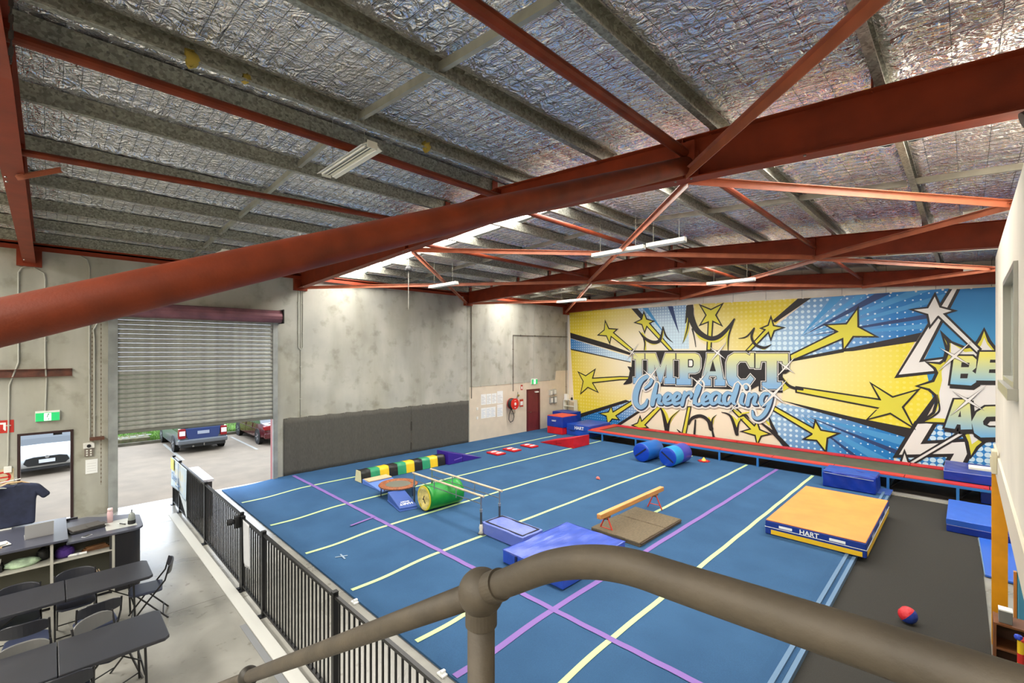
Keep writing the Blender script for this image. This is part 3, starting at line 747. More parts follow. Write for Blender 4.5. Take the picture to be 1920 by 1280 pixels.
# right panel: flat blue, bolts, halftone corner
flat('blue_panel', PC((700, 42), (945, 28)) + [(3.2, 5.82), (3.2, 0.4)] + PC((790, 1250), (560, 900), (470, 520)), BLUEP, 2)
flat('halftone_field', PC((780, 1140), (945, 1000), (1100, 1000), (1100, 1230), (700, 1230)), HT, 3)
flat('halftone_field', PC((540, 935), (745, 985), (750, 1050), (440, 1078)), HT, 3)
flat('halftone_field', PC((300, 1150), (640, 1150), (740, 1200), (700, 1240), (260, 1220)), HT, 3)
bolt = PC((660, 42), (690, 42), (437, 530), (620, 505), (575, 583), (303, 612)); flat('bolt', PC((636, 42), (714, 42), (470, 510), (622, 490), (590, 600), (272, 636)), INK, 4); flat('bolt', bolt, PWH, 5)
bolt = PC((430, 940), (532, 935), (447, 1075), (742, 1060), (758, 1140), (728, 1200), (640, 1195), (672, 1138), (305, 1145)); flat('bolt', grow(bolt, 0.10, 2.2), INK, 4); flat('bolt', bolt, PWH, 5)
flat('black_ray', PC((548, 742), (572, 745), (470, 930), (405, 960), (390, 1000), (280, 1165), (262, 1165), (400, 940)), INK, 4)
burst = PC((590, 335), (640, 400), (740, 440), (815, 430), (850, 380), (872, 322), (895, 390), (945, 455)) + [(3.1, 4.6), (3.1, 1.7)] + PC((945, 1030), (870, 1050), (820, 1090), (785, 1150), (768, 1060), (740, 1000), (610, 930), (470, 925), (545, 870), (566, 800), (555, 745), (510, 705), (440, 688), (540, 660), (568, 600), (550, 565), (505, 535), (580, 545), (615, 520), (636, 440))
flat('burst', grow(burst, 0.075, 1.6), INK, 5); flat('burst', burst, PY, 6)
flat('burst', PC((650, 400), (745, 462), (812, 455), (852, 418), (873, 365), (893, 412), (945, 470)) + [(3.1, 4.5), (3.1, 1.8)] + PC((945, 1010), (870, 1020), (790, 1075), (775, 1010), (735, 975), (610, 905), (520, 900), (560, 850), (578, 790), (572, 735), (592, 650), (588, 590), (612, 545), (650, 500)), PWH, 7)
# stars and wands
def star(poly, tail=None, mat=PY, o_=0.055, L=8):
    if tail: flat('star_tail', grow(tail, o_, 1.6), INK, L); 
    flat('star', grow(poly, o_, 2.8), INK, L)
    if tail: flat('star_tail', tail, mat, L + 1)
    flat('star', poly, mat, L + 2)
star(PA((293, 288), (316, 337), (370, 341), (335, 372), (323, 430), (303, 382), (248, 377), (288, 345)), PA((325, 378), (345, 362), (490, 485), (470, 490)))
star(PA((573, 225), (590, 268), (635, 280), (597, 298), (578, 350), (562, 300), (517, 288), (560, 268)), PA((584, 300), (604, 290), (780, 488), (760, 488)))
star(PA((102, 655), (150, 680), (213, 637), (195, 697), (197, 730), (232, 788), (165, 755), (118, 797), (135, 715)), PA((185, 698), (400, 686), (475, 688), (475, 698), (400, 700), (185, 724)))
star(PA((335, 905), (346, 945), (385, 990), (340, 985), (312, 1022), (303, 965), (260, 950), (318, 942)), PA((330, 960), (345, 945), (485, 862), (490, 880), (355, 970)))
star(PA((545, 982), (557, 1018), (592, 1048), (540, 1052), (498, 1035), (530, 1022)), PA((550, 1018), (572, 1035), (700, 900), (680, 895)))
star(PA((990, 170), (1060, 200), (1135, 162), (1090, 235), (1130, 303), (1065, 270), (990, 300), (1030, 235)), PA((1047, 265), (1070, 265), (1055, 485), (1036, 485)))
star(PB((410, 262), (425, 315), (487, 327), (430, 345), (410, 400), (393, 345), (352, 330), (395, 312)), PB((380, 335), (395, 350), (258, 490), (235, 490)))
star(PB((1037, 198), (1038, 322), (1160, 387), (1005, 385), (940, 478), (937, 398), (560, 560), (555, 528), (905, 355), (822, 310), (962, 303)))
star(PC((187, 780), (130, 682), (262, 767), (420, 720), (322, 827), (392, 955), (248, 864), (105, 903), (178, 827)) + PB((1195, 905), (600, 790), (600, 762), (1210, 855)))
star(PB((735, 1015), (770, 1075), (885, 1095), (815, 1125), (805, 1215), (745, 1140), (665, 1132), (712, 1105)), PB((440, 905), (765, 1088), (740, 1110), (432, 925)))
star(PB((308, 1020), (325, 1070), (390, 1097), (335, 1110), (312, 1165), (300, 1105), (210, 1080), (282, 1062)), PB((150, 910), (310, 1065), (285, 1082), (130, 920)))
flat('star_tail', grow(PA((895, 905), (910, 905), (875, 1095), (855, 1092)), 0.05), INK, 8); flat('star_tail', PA((895, 905), (910, 905), (875, 1095), (855, 1092)), PY, 9)
star(PC((543, 92), (575, 165), (655, 187), (592, 207), (560, 222), (515, 280), (500, 208), (405, 180), (500, 170)), PC((560, 210), (590, 200), (838, 442), (825, 462)), PWH)
flat('star_tail', grow(PC((735, 985), (750, 995), (400, 1200), (380, 1195)), 0.05), INK, 8); flat('star_tail', PC((735, 985), (750, 995), (400, 1200), (380, 1195)), PWH, 9)
star(PC((342, 1135), (360, 1190), (400, 1230), (310, 1240), (325, 1190)), None, PWH)
# crown-like ink spikes round the title
YS = [conv(PA, 1, q) for q in [[(560, 365, 10), (600, 420, 16), (650, 440, 18), (700, 405, 16), (714, 340, 6)], [(580, 420, 16), (585, 488, 8)], [(900, 240, 16), (885, 350, 22), (860, 430, 4)],
      [(925, 290, 12), (975, 390, 18), (1050, 420, 18), (1120, 415, 18), (1190, 345, 14)], [(1205, 330, 14), (1180, 400, 16), (1185, 490, 4)], [(705, 905, 8), (735, 970, 26), (742, 1050, 20)], [(742, 1050, 20), (770, 985, 18), (830, 925, 3)],
      [(1045, 980, 10), (1062, 1020, 24), (1075, 985, 14), (1095, 965, 3)]]] + [conv(PB, 1, q) for q in [[(300, 440, 8), (350, 480, 12), (390, 465, 6)], [(95, 950, 6), (150, 1000, 26), (160, 1060, 18)], [(160, 1050, 18), (180, 985, 14), (205, 968, 3)], [(200, 950, 10), (250, 940, 8)], [(375, 1000, 10), (400, 1030, 14), (398, 980, 6)], [(500, 690, 4), (520, 745, 40), (500, 780, 10)], [(520, 750, 30), (575, 760, 8)]]]
stroke('spike_fill', YS, PY, 8)
KS = [conv(PA, 1, q) for q in [[(538, 352, 3), (580, 403, 12), (640, 432, 15), (690, 415, 14), (712, 320, 5)], [(712, 320, 5), (735, 388, 8), (785, 435, 2)], [(572, 405, 8), (580, 440, 7), (576, 488, 4)],
      [(908, 190, 36), (915, 250, 32), (960, 345, 26), (1040, 400, 22), (1110, 395, 22), (1180, 335, 18), (1230, 264, 8)], [(903, 230, 10), (888, 340, 6), (855, 440, 2)], [(1230, 265, 8), (1190, 385, 8), (1185, 500, 3)],
      [(690, 898, 4), (715, 960, 14), (740, 1070, 22)], [(742, 1070, 18), (770, 985, 6), (835, 922, 2)], [(900, 1030, 6), (922, 985, 14), (985, 967, 16), (1040, 1000, 18), (1062, 1060, 22)], [(1062, 1062, 14), (1072, 990, 7), (1100, 960, 2)],
      [(948, 998, 8), (940, 1098, 10)], [(1070, 1072, 8), (1080, 1118, 12)], [(458, 610, 4), (488, 640, 26), (480, 700, 30), (428, 736, 5)], [(925, 335, 7), (940, 400, 5), (950, 465, 3)], [(815, 1065, 3), (840, 1090, 10)]]]
KS += [conv(PB, 1, q) for q in [[(288, 332, 10), (270, 395, 12), (300, 450, 14), (360, 472, 14), (412, 450, 4)], [(175, 405, 2), (235, 390, 8), (285, 332, 5)], [(52, 940, 3), (118, 970, 12), (163, 1098, 18)], [(163, 1098, 14), (178, 1015, 6), (210, 985, 2)],
      [(330, 1010, 8), (440, 1100, 20), (530, 1195, 26)], [(398, 980, 7), (420, 1040, 16), (450, 1095, 16)], [(480, 665, 5), (515, 722, 12), (560, 758, 16), (640, 775, 12)], [(180, 975, 5), (225, 960, 12), (250, 985, 5)]]]
KS += [conv(PC, 1, q) for q in [[(560, 745, 4), (575, 840, 8), (545, 880, 10), (470, 925, 4)], [(590, 335, 10), (632, 400, 12), (630, 470, 8), (610, 530, 3)]]]
KS = [[(a, b, c * 1.35) for a, b, c in q] for q in KS]
stroke('ink_spike', KS, INK, 11)
# title lettering
back = PA((488, 492)) + PB((0, 492), (550, 494), (548, 640), (520, 660), (497, 662), (497, 798), (322, 788), (322, 745), (262, 778), (110, 770)) + PA((1200, 772), (915, 758), (520, 745), (478, 705), (485, 580))
flat('title_backing', back, INK, 12)
LT = {
 'I': ([(0, 0), (1, 0), (1, .2), (.78, .2), (.78, .8), (1, .8), (1, 1), (0, 1), (0, .8), (.22, .8), (.22, .2), (0, .2)], []),
 'M': ([(0, 0), (.33, 0), (.5, .45), (.67, 0), (1, 0), (1, .2), (.92, .2), (.92, .8), (1, .8), (1, 1), (.64, 1), (.64, .8), (.7, .8), (.7, .38), (.53, .95), (.47, .95), (.3, .38), (.3, .8), (.36, .8), (.36, 1), (0, 1), (0, .8), (.08, .8), (.08, .2), (0, .2)], []),
 'P': ([(0, 0), (.78, 0), (.93, .05), (1, .16), (1, .46), (.93, .58), (.78, .63), (.5, .63), (.5, .8), (.62, .8), (.62, 1), (0, 1), (0, .8), (.13, .8), (.13, .2), (0, .2)], [[(.5, .2), (.66, .2), (.7, .25), (.7, .38), (.66, .43), (.5, .43)]]),
 'A': ([(.26, 0), (.74, 0), (.93, .8), (1, .8), (1, 1), (.58, 1), (.58, .8), (.66, .8), (.64, .7), (.36, .7), (.34, .8), (.42, .8), (.42, 1), (0, 1), (0, .8), (.07, .8), (.26, .12)], [[(.5, .25), (.6, .54), (.4, .54)]]),
 'C': ([(.28, 0), (.7, 0), (.84, .07), (.86, 0), (1, 0), (1, .42), (.84, .42), (.72, .24), (.48, .24), (.38, .34), (.38, .66), (.5, .77), (.72, .76), (.86, .62), (1, .74), (.76, 1), (.28, 1), (.08, .9), (0, .72), (0, .28), (.08, .1)], []),
 'T': ([(0, 0), (1, 0), (1, .42), (.86, .42), (.82, .22), (.66, .22), (.66, .8), (.8, .8), (.8, 1), (.2, 1), (.2, .8), (.34, .8), (.34, .22), (.18, .22), (.14, .42), (0, .42)], [])}
for ch, x0, x1, y1, y0 in [('I', 497, 578, 732, 512), ('M', 585, 803, 734, 512), ('P', 810, 985, 742, 512), ('A', 985, 1165, 748, 512), ('C', 1172, 1376, 764, 510), ('T', 1384, 1622, 772, 514)]:
    def q(p): return (x0 + p[0] * (x1 - x0), y0 + p[1] * (y1 - y0))
    po, ho = LT[ch]; P_ = PA(*[q(p) for p in po]); H_ = [PA(*[q(p) for p in hh]) for hh in ho]
    flat('letter_rim', grow(P_, 0.045, 1.5), PWH, 13); flat('letter_rim', grow(P_, 0.02, 1.5), INK, 14)
    flat('letter', grow(P_, -0.005), LETG, 15)
    for hh in H_: flat('letter_counter', grow(hh, 0.02), INK, 16); flat('letter_counter', grow(hh, -0.03), PWH if ch == 'P' else INK, 17)
W = 20
SCRIPT = [conv(PA, 1, [(x, y, w_) for x, y, w_ in q]) for q in [
 [(585, 765, 14), (620, 735, 18), (632, 695, 20), (600, 682, 22), (553, 715, 28), (520, 790, 36), (515, 865, 34), (548, 905, 24), (585, 885, 22), (600, 850, 12)],
 [(668, 735, 18), (652, 800, 28), (636, 880, 30)], [(645, 850, 14), (672, 822, 18), (692, 825, 24), (682, 866, 24), (706, 880, 14)],
 [(715, 858, 12), (755, 845, 18), (772, 818, 20), (748, 806, 20), (724, 838, 26), (734, 876, 24), (785, 868, 12)],
 [(785, 860, 12), (822, 843, 18), (838, 814, 20), (812, 804, 20), (790, 838, 26), (800, 878, 24), (845, 868, 12)],
 [(852, 884, 24), (862, 840, 24), (872, 796, 18)], [(868, 836, 12), (888, 806, 18), (912, 798, 22), (920, 815, 20), (914, 832, 12)],
 [(935, 875, 12), (968, 800, 20), (988, 735, 16), (978, 725, 14), (958, 790, 24), (946, 862, 26), (972, 884, 16), (1000, 865, 12)],
 [(1000, 858, 12), (1032, 843, 18), (1048, 816, 20), (1024, 805, 20), (1002, 840, 26), (1012, 880, 24), (1055, 868, 12)],
 [(1130, 812, 18), (1096, 800, 22), (1064, 832, 28), (1070, 876, 24), (1104, 865, 18), (1128, 815, 20), (1118, 862, 24), (1146, 880, 12)]]]
SCRIPT += [conv(PB, 1, [(x, y, w_) for x, y, w_ in q]) for q in [
 [(130, 808, 18), (96, 800, 22), (72, 832, 28), (80, 878, 24), (112, 865, 18), (150, 790, 22), (172, 735, 22), (160, 790, 24), (138, 860, 26), (158, 884, 12)],
 [(208, 808, 22), (194, 862, 26), (214, 884, 12)], [(230, 752, 22), (232, 762, 22)],
 [(256, 808, 22), (240, 884, 26)], [(246, 850, 14), (280, 812, 18), (302, 818, 24), (288, 872, 26), (312, 884, 12)],
 [(398, 806, 18), (362, 808, 24), (340, 850, 28), (354, 886, 24), (388, 862, 18), (416, 806, 24), (400, 880, 26), (366, 950, 26), (320, 985, 24), (286, 970, 22), (278, 930, 12)]]]
stroke('script_halo', SCRIPT, GLOW, 18, extra=0.10, off=(0.02, -0.03))
stroke('script_shadow', SCRIPT, NAVY, 19, extra=0.02, off=(0.03, -0.045))
stroke('script_letter', SCRIPT, NAVY, 20, extra=0.012)
stroke('script_letter', SCRIPT, SCR, 21)
# right-hand words
LE = [(PC((672, 487), (795, 488), (822, 512), (818, 565), (792, 588), (824, 612), (818, 662), (785, 684), (646, 674)), [PC((722, 530), (775, 533), (770, 562), (718, 562)), PC((716, 605), (766, 605), (760, 636), (712, 636))], LETG2),
      (PC((842, 460), (985, 460), (985, 512), (912, 512), (909, 532), (985, 532), (985, 575), (906, 577), (903, 600), (985, 602), (985, 652), (808, 650)), [], LETG2),
      (PC((674, 777), (775, 777), (792, 975), (716, 977), (715, 945), (692, 942), (677, 973), (610, 963)), [PC((714, 850), (718, 893), (698, 893))], LETG3),
      (PC((950, 822), (880, 824), (822, 862), (787, 925), (806, 1000), (850, 1030), (950, 1028), (950, 962), (905, 962), (868, 945), (864, 922), (888, 892), (950, 890)), [], LETG3)]
for P_, H_, mt in LE:
    flat('letter_shadow', [(a + 0.04, b - 0.08) for a, b in grow(P_, 0.05)], INK, 13); flat('letter_rim', grow(P_, 0.05, 1.8), INK, 14 if mt is LETG2 else 14); flat('letter', P_, mt, 15)
    for hh in H_: flat('letter_counter', hh, INK, 16)
# four-pointed glints
def glint(c_, r, rot):
    pts = []
    for k in range(8):
        a = rot + k * PI / 4; rr = r if k % 2 == 0 else r * 0.08
        if k % 4 == 2: rr *= 0.7
        pts.append((c_[0] + rr * math.cos(a), c_[1] + rr * math.sin(a)))
    flat('glint', grow(pts, 0.012, 2), INK, 22); flat('glint', pts, PWH, 23)
for c_, r in [(PA((490, 505))[0], .5), (PA((625, 680))[0], .7), (PA((1110, 510))[0], .6), (PA((970, 725))[0], .6), (PB((520, 612))[0], .55), (PB((430, 812))[0], .8), (PB((140, 908))[0], .35), (PC((675, 490))[0], .6), (PC((765, 785))[0], .6)]:
    glint(c_, r, 0.9)
# ------------------------------------------------------------------ sprung floor with tape lines
def cz(x, y):
    t = min(max((y - 3.95) / 1.25, 0), 1); t = t * t * (3 - 2 * t)
    u = min(max((-1.50 - x) / 0.30, 0), 1)
    return 0.03 + 0.07 * t * min(1, 0.5 + u)
CX0, CX1, CY0, CY1 = WX + 0.01, -1.56, 3.45, 16.9
sf = T('sprung_floor', 'large blue carpeted sprung floor with yellow and purple tape lines', 'gym floor', (-8.3, 10, 0))
off = Vector((8.3, -10, 0))
def cgrid(x0, x1, y0, y1, nx, ny, dz, warp=0.0):
    vs = []; fs = []
    for i in range(nx + 1):
        for j in range(ny + 1):
            x = x0 + (x1 - x0) * i / nx; y = y0 + (y1 - y0) * j / ny
            wob = warp * math.sin(i * 1.3 if nx > ny else j * 0.5)
            vs.append((x + 8.3 + (wob if ny > nx else 0), y - 10 + (wob if nx > ny else 0), cz(x, y) + dz + 0.004 * math.sin(x * 1.1) * math.sin(y * 0.9)))
    for i in range(nx):
        for j in range(ny):
            a = i * (ny + 1) + j; fs.append((a, a + ny + 1, a + ny + 2, a + 1))
    return vs, fs
m = MB(); v, f = cgrid(CX0, CX1, CY0, CY1, 60, 130, 0); m.add(v, f)
n0 = len(m.v)
m.bb(CX0 + 8.3, CX1 + 8.3, CY0 - 10, CY0 - 10 + 0.01, 0.001, 0.03)
m.bb(CX1 + 8.3 - 0.01, CX1 + 8.3, CY0 - 10, CY1 - 10, 0.001, 0.06)
O('carpet', m, CARPET, sf, recalc=False)
for x in (-13.42, -11.22, -9.18, -7.24, -5.34, -3.42):
    y0 = 3.52
    v, f = cgrid(x - 0.042, x + 0.042, y0, 16.75 if x > -13 else 16.4, 1, 120, 0.007, 0.004); O('yellow_tape_line', MB().add(v, f), TAPEY, sf, recalc=False)
v, f = cgrid(-4.43 - 0.05, -4.43 + 0.05, 3.47, 16.8, 1, 120, 0.0075, 0.004); O('purple_tape_line', MB().add(v, f), TAPEP, sf, recalc=False)
v, f = cgrid(-14.9, -1.7, 5.29, 5.39, 120, 1, 0.010, 0.004); O('purple_tape_line', MB().add(v, f), TAPEP, sf, recalc=False)
O('tape_mark', MB().bar((-9.75 + 8.3, 4.72 - 10, 0.104), (-9.85 + 8.3, 5.35 - 10, 0.112), 0.06, 0.004), TAPEP, sf)
O('tape_mark', MB().bar((-8.6 + 8.3, 3.85 - 10, 0.04), (-8.5 + 8.3, 4.05 - 10, 0.045), 0.03, 0.004).bar((-8.65 + 8.3, 3.98 - 10, 0.042), (-8.4 + 8.3, 3.95 - 10, 0.043), 0.03, 0.004), M('grey_tape', (140, 160, 178), 0.8), sf)
EDG = M('pale_blue_edge', (96, 126, 156), 0.8)
O('edge_strip', MB().bb(-1.665 + 8.3, -1.61 + 8.3, 3.6 - 10, 16.2 - 10, 0.075, 0.108), EDG, sf)
O('edge_strip', MB().bb(-1.555 + 8.3, -1.50 + 8.3, 3.5 - 10, 16.2 - 10, 0.001, 0.085), EDG, sf)
# charcoal runway
bf = O('charcoal_runner', MB().prism([(-1.495, 3.2), (0.22, 3.2), (0.225, 9.3), (0.2, 12.0), (0.15, 13.9), (0.14, 16.4), (-1.495, 16.4)], 0.001, 0.012, 'Z'), BLACKFLOOR)
O('corner_carpet', MB().bb(WX + 8.31, -12.0 + 8.3, 16.91 - 10, 19.3 - 10, 0.001, 0.1), CARPET, sf)
tag(bf, 'charcoal carpet runway between the blue floor and the yellow post', 'carpet')
O('floor_trim', MB().bb(-1.7, 0.6, 16.46, 16.5, 0.001, 0.012), M('aluminium_trim', (190, 186, 170), 0.4, 0.5))['kind'] = 'structure'
dk = O('dark_floor_sheet', MB().bb(-11.98, 3.0, 16.95, 19.3, 0.001, 0.01), M('dark_brown_floor', (58, 52, 44), 0.9, var=0.1))  # dark concrete beneath the track, laid as a thin sheet
tag(dk, 'dark flooring underneath the long trampoline track', 'mat')

def seams(o, mb, mat): O('seam', mb, mat, o)
G = 0.105
# ------------------------------------------------------------------ fabric box tunnel
t = T('box_tunnel', 'square fabric crawl tunnel in black, green and yellow stripes near the grey curtain', 'tunnel', (-12.85, 6.46, G))
cols = [(26, 26, 26), (44, 148, 104), (236, 196, 36)]
n = 10; L = 3.05 / n
for i in range(n):
    y0 = i * L; y1 = y0 + L; mt = M(['tunnel_black', 'tunnel_green', 'tunnel_yellow'][i % 3], cols[i % 3], 0.35, bump=0.35, bscale=9)
    vs = []; fs = []; NJ = 5
    prof_ = [(-0.2, 0.0), (-0.19, 0.12), (-0.16, 0.24), (-0.13, 0.33), (0, 0.335), (0.14, 0.33), (0.165, 0.24), (0.19, 0.12), (0.2, 0.0)]
    for j in range(NJ + 1):
        sg = 0.022 * math.sin(PI * j / NJ)
        for (a, b) in prof_:
            k = 1 - sg * 3.0 * (1 if 0 < b < 0.33 else 0.4); vs.append((a * k + 0.006 * math.sin(j * 2 + b * 20), y0 + (y1 - y0) * j / NJ, b * (1 - sg)))
    P = len(prof_)
    for j in range(NJ):
        for k in range(P - 1): fs.append((j * P + k, j * P + k + 1, (j + 1) * P + k + 1, (j + 1) * P + k))
    O('fabric_panel', MB().add(vs, fs), mt, t, smooth=True, recalc=False)
O('end_flap', MB().prism([(-0.2, 0), (-0.13, 0.33), (0.14, 0.33), (0.2, 0)], -0.012, -0.002, 'Y'), M('cream_fabric', (232, 220, 168), 0.6, bump=0.3, bscale=8), t)
# ------------------------------------------------------------------ wedges
def wedge(name, label, cat, loc, Lx, Wy, h, mat, axis='Y', h2=0.0, top=None, rz=0):
    """ramp: high end at local 0, low end at length Lx along the axis"""
    t = T(name, label, cat, loc, rz)
    poly = [(0, 0), (Lx, 0), (Lx, max(h2, 0.012)), (0, h)]
    m = MB()
    if axis == 'Y': m.prism(poly, -Wy / 2, Wy / 2, 'X')
    else: m.prism(poly, -Wy / 2, Wy / 2, 'Y')
    O('wedge_body', m, mat, t, bevel=0.012)
    return t
PUR = M('purple_vinyl', (58, 34, 140), 0.38, bump=0.15, bscale=8)
t = wedge('foam_wedge', 'dark purple foam wedge at the end of the striped tunnel', 'wedge mat', (-12.88, 9.56, G), 1.5, 0.66, 0.42, PUR)
O('handle_strap', MB().bar((0.335, 0.25, 0.12), (0.335, 0.6, 0.16), 0.006, 0.03), M('purple_strap', (120, 96, 190), 0.5), t)
O('fold_seam', MB().bb(-0.335, 0.335, 0.62, 0.63, 0.0, 0.253), M('purple_dark', (36, 22, 90), 0.5), t)
t = wedge('foam_wedge', 'bright red foam wedge near the end of the trampoline track', 'wedge mat', (-11.12, 15.2, G), 1.75, 1.08, 0.42, REDV, 'X', rz=PI)
O('fold_seam', MB().bb(0.86, 0.87, -0.545, 0.545, 0, 0.218), M('red_dark', (130, 14, 22), 0.5), t)
O('handle_strap', MB().bar((0.6, 0.546, 0.13), (0.9, 0.546, 0.09), 0.004, 0.025), M('red_dark', (130, 14, 22), 0.5), t)
MIDB = M('mid_blue_vinyl', (60, 90, 164), 0.4, bump=0.12, bscale=8)
t = wedge('foam_wedge', 'blue foam wedge with white lettering between mini trampoline and parallel bars', 'wedge mat', (-10.62, 6.38, G), 0.95, 0.44, 0.235, MIDB, 'X', 0.08, rz=-0.22)
O('wedge_base', MB().bb(0.0, 0.955, -0.225, 0.225, 0.0, 0.03), M('light_blue_side', (96, 128, 206), 0.4), t)
text('lettering', 'HART', 0.13, PAPER, t, frame_m((0.78, 0.0, 0.1105), (0, -1, 0), (0.987, 0, -0.162)), 0.004)
text('lettering', 'SPORT', 0.075, PAPER, t, frame_m((0.67, 0.0, 0.1285), (0, -1, 0), (0.987, 0, -0.162)), 0.002)
t = wedge('foam_wedge', 'low wedge with beige top and pale blue slope between tunnel and mini trampoline', 'wedge mat', (-12.55, 6.82, G), 1.15, 0.78, 0.14, M('pale_blue_vinyl', (98, 132, 205), 0.45), 'X')
O('top_panel', MB().bb(0.02, 0.36, -0.37, 0.37, 0.11, 0.146), M('beige_vinyl', (206, 178, 140), 0.6), t, bevel=0.008)
# ------------------------------------------------------------------ mini trampoline
t = T('mini_trampoline', 'small round trampoline with orange-brown edge pad and grey bed', 'trampoline', (-11.0, 6.68, G))
O('edge_pad', MB().lathe([(0.34, 0.262), (0.36, 0.285), (0.42, 0.292), (0.50, 0.285), (0.525, 0.262), (0.50, 0.235), (0.36, 0.25), (0.34, 0.262)], n=40), M('burnt_orange_pad', (142, 82, 46), 0.6, var=0.25, vscale=22), t, smooth=True)
O('bed', MB().lathe([(0, 0.262), (0.345, 0.262), (0.345, 0.255), (0, 0.255)], n=32), M('grey_bed', (104, 104, 92), 0.8), t)
O('rim', MB().lathe([(0.49, 0.235), (0.51, 0.235), (0.51, 0.255), (0.49, 0.255)], n=32), STEEL, t)
for k in range(6):
    a = k * PI / 3 + 0.35
    O('leg', MB().tube([(0.47 * math.cos(a), 0.47 * math.sin(a), 0.24), (0.48 * math.cos(a), 0.48 * math.sin(a), 0.0)], 0.013, 8), M('dark_blue_leg', (26, 32, 60), 0.4), t)
# ------------------------------------------------------------------ barrel tunnel
t = T('foam_barrel', 'green cylinder tunnel with a yellow padded end under the parallel bars', 'barrel', (-9.4, 6.42, G + 0.3), -0.05)
NB = 28; vs = MB()
pr = [(0.285, 0.0), (0.30, 0.01), (0.302, 0.12), (0.296, 0.24), (0.303, 0.26), (0.298, 0.48), (0.304, 0.5), (0.297, 0.74), (0.302, 0.86), (0.30, 0.99), (0.285, 1.0), (0.24, 1.0), (0.24, 0.9)]
O('shell', MB().lathe(pr, (0, 0, 0), 36, 'Y'), M('green_vinyl', (26, 140, 48), 0.38, bump=0.3, bscale=7), t, smooth=True)
O('end_ring', MB().lathe([(0.24, -0.004), (0.285, -0.008), (0.30, 0.0), (0.30, 0.02), (0.28, 0.02)], (0, 0, 0), 36, 'Y'), M('yellow_rim', (222, 200, 40), 0.5), t, smooth=True)
me = MB().lathe([(0.0, 0.10), (0.06, 0.07), (0.13, 0.09), (0.2, 0.03), (0.25, -0.002), (0.27, 0.004)], (0, 0, 0), 24, 'Y')
me.v = [(a + random.uniform(-.008, .008), b + random.uniform(-.02, .02), c + random.uniform(-.008, .008)) for a, b, c in me.v]
O('end_pad', me, M('pale_yellow_fabric', (226, 208, 130), 0.6, var=0.12, vscale=9), t, smooth=True)
O('lacing', MB().tube([(-0.05, -0.0, -0.05), (0.03, -0.01, 0.06)], 0.01, 6).tube([(0.06, 0.0, -0.12), (-0.02, 0.0, -0.02)], 0.01, 6), BLKP, t)
# ------------------------------------------------------------------ parallel bars
t = T('parallel_bars', 'low parallel bars with pale wooden rails over the green barrel', 'parallel bars', (-8.6, 6.72, G))
WB = M('pale_wood', (200, 180, 152), 0.5, var=0.1, vscale=5); CHR = M('satin_metal', (170, 172, 170), 0.3, 0.8)
for yy in (-0.27, 0.27):
    O('wooden_rail', MB().tube([(-1.33, yy, 0.81), (1.35, yy, 0.81)], 0.024, 14), WB, t, smooth=False)
    O('lower_rod', MB().tube([(-1.25, yy, 0.64), (1.27, yy, 0.64)], 0.010, 8), CHR, t)
    for xx in (-0.42, 0.42): O('hanger', MB().tube([(xx, yy, 0.79), (xx, yy, 0.58)], 0.012, 8), CHR, t)
    for xx, sx in ((-1.27, -1), (1.27, 1)):
        p = O('post', MB().tube([(xx, yy, 0.0), (xx, yy, 0.5)], 0.024, 12), GREY_BLUE, t)
        O('inner_post', MB().tube([(xx, yy, 0.5), (xx, yy, 0.79)], 0.017, 12), CHR, p)
        O('clamp', MB().tube([(xx, yy, 0.47), (xx, yy, 0.53)], 0.031, 12), CHR, p)
        O('foot_plate', MB().box((xx + 0.04 * sx, yy, 0.008), (0.16, 0.12, 0.016)), STEEL, p)
O('rag', MB().lathe([(0, 0.2), (0.03, 0.19), (0.045, 0.12), (0.035, 0.06), (0.06, 0.0), (0, 0)], (1.27, -0.27, 0.02), 9), M('white_rag', (214, 208, 196), 0.9, bump=0.5), t, smooth=True)
# ------------------------------------------------------------------ box mat and crash mat
def softbox(nx, ny, nz, sx, sy, sz, amp=0.01, seed=0, flat_bottom=True):
    rs = random.Random(seed); mb = MB(); ph = [rs.uniform(0, 6.28) for _ in range(8)]
    def P_(x, y, z):
        d = amp * (math.sin(x * 9 + ph[0]) * math.sin(y * 7 + ph[1]) + 0.7 * math.sin((x + y) * 13 + ph[2]))
        nx_ = 1 + 0.0; zz = z
        if z > 0.01: zz = z + d * (z / sz)
        bx = amp * 0.7 * math.sin(y * 17 + z * 9 + ph[3]); by = amp * 0.7 * math.sin(x * 17 + z * 8 + ph[4])
        return (x + (bx if abs(abs(x) - sx / 2) < 1e-6 and 0 < z < sz else 0), y + (by if abs(abs(y) - sy / 2) < 1e-6 and 0 < z < sz else 0), zz)
    def face(fn, a, b):
        o = len(mb.v); 
        for i in range(a + 1):
            for j in range(b + 1): mb.v.append(P_(*fn(i / a, j / b)))
        for i in range(a):
            for j in range(b):
                q = o + i * (b + 1) + j; mb.f.append((q, q + b + 1, q + b + 2, q + 1))
    face(lambda u, v: ((u - .5) * sx, (v - .5) * sy, sz), nx, ny); face(lambda u, v: ((u - .5) * sx, (.5 - v) * sy, 0), nx, ny)
    face(lambda u, v: ((u - .5) * sx, -sy / 2, v * sz), nx, nz); face(lambda u, v: ((.5 - u) * sx, sy / 2, v * sz), nx, nz)
    face(lambda u, v: (-sx / 2, (.5 - u) * sy, v * sz), ny, nz); face(lambda u, v: (sx / 2, (u - .5) * sy, v * sz), ny, nz)
    return mb
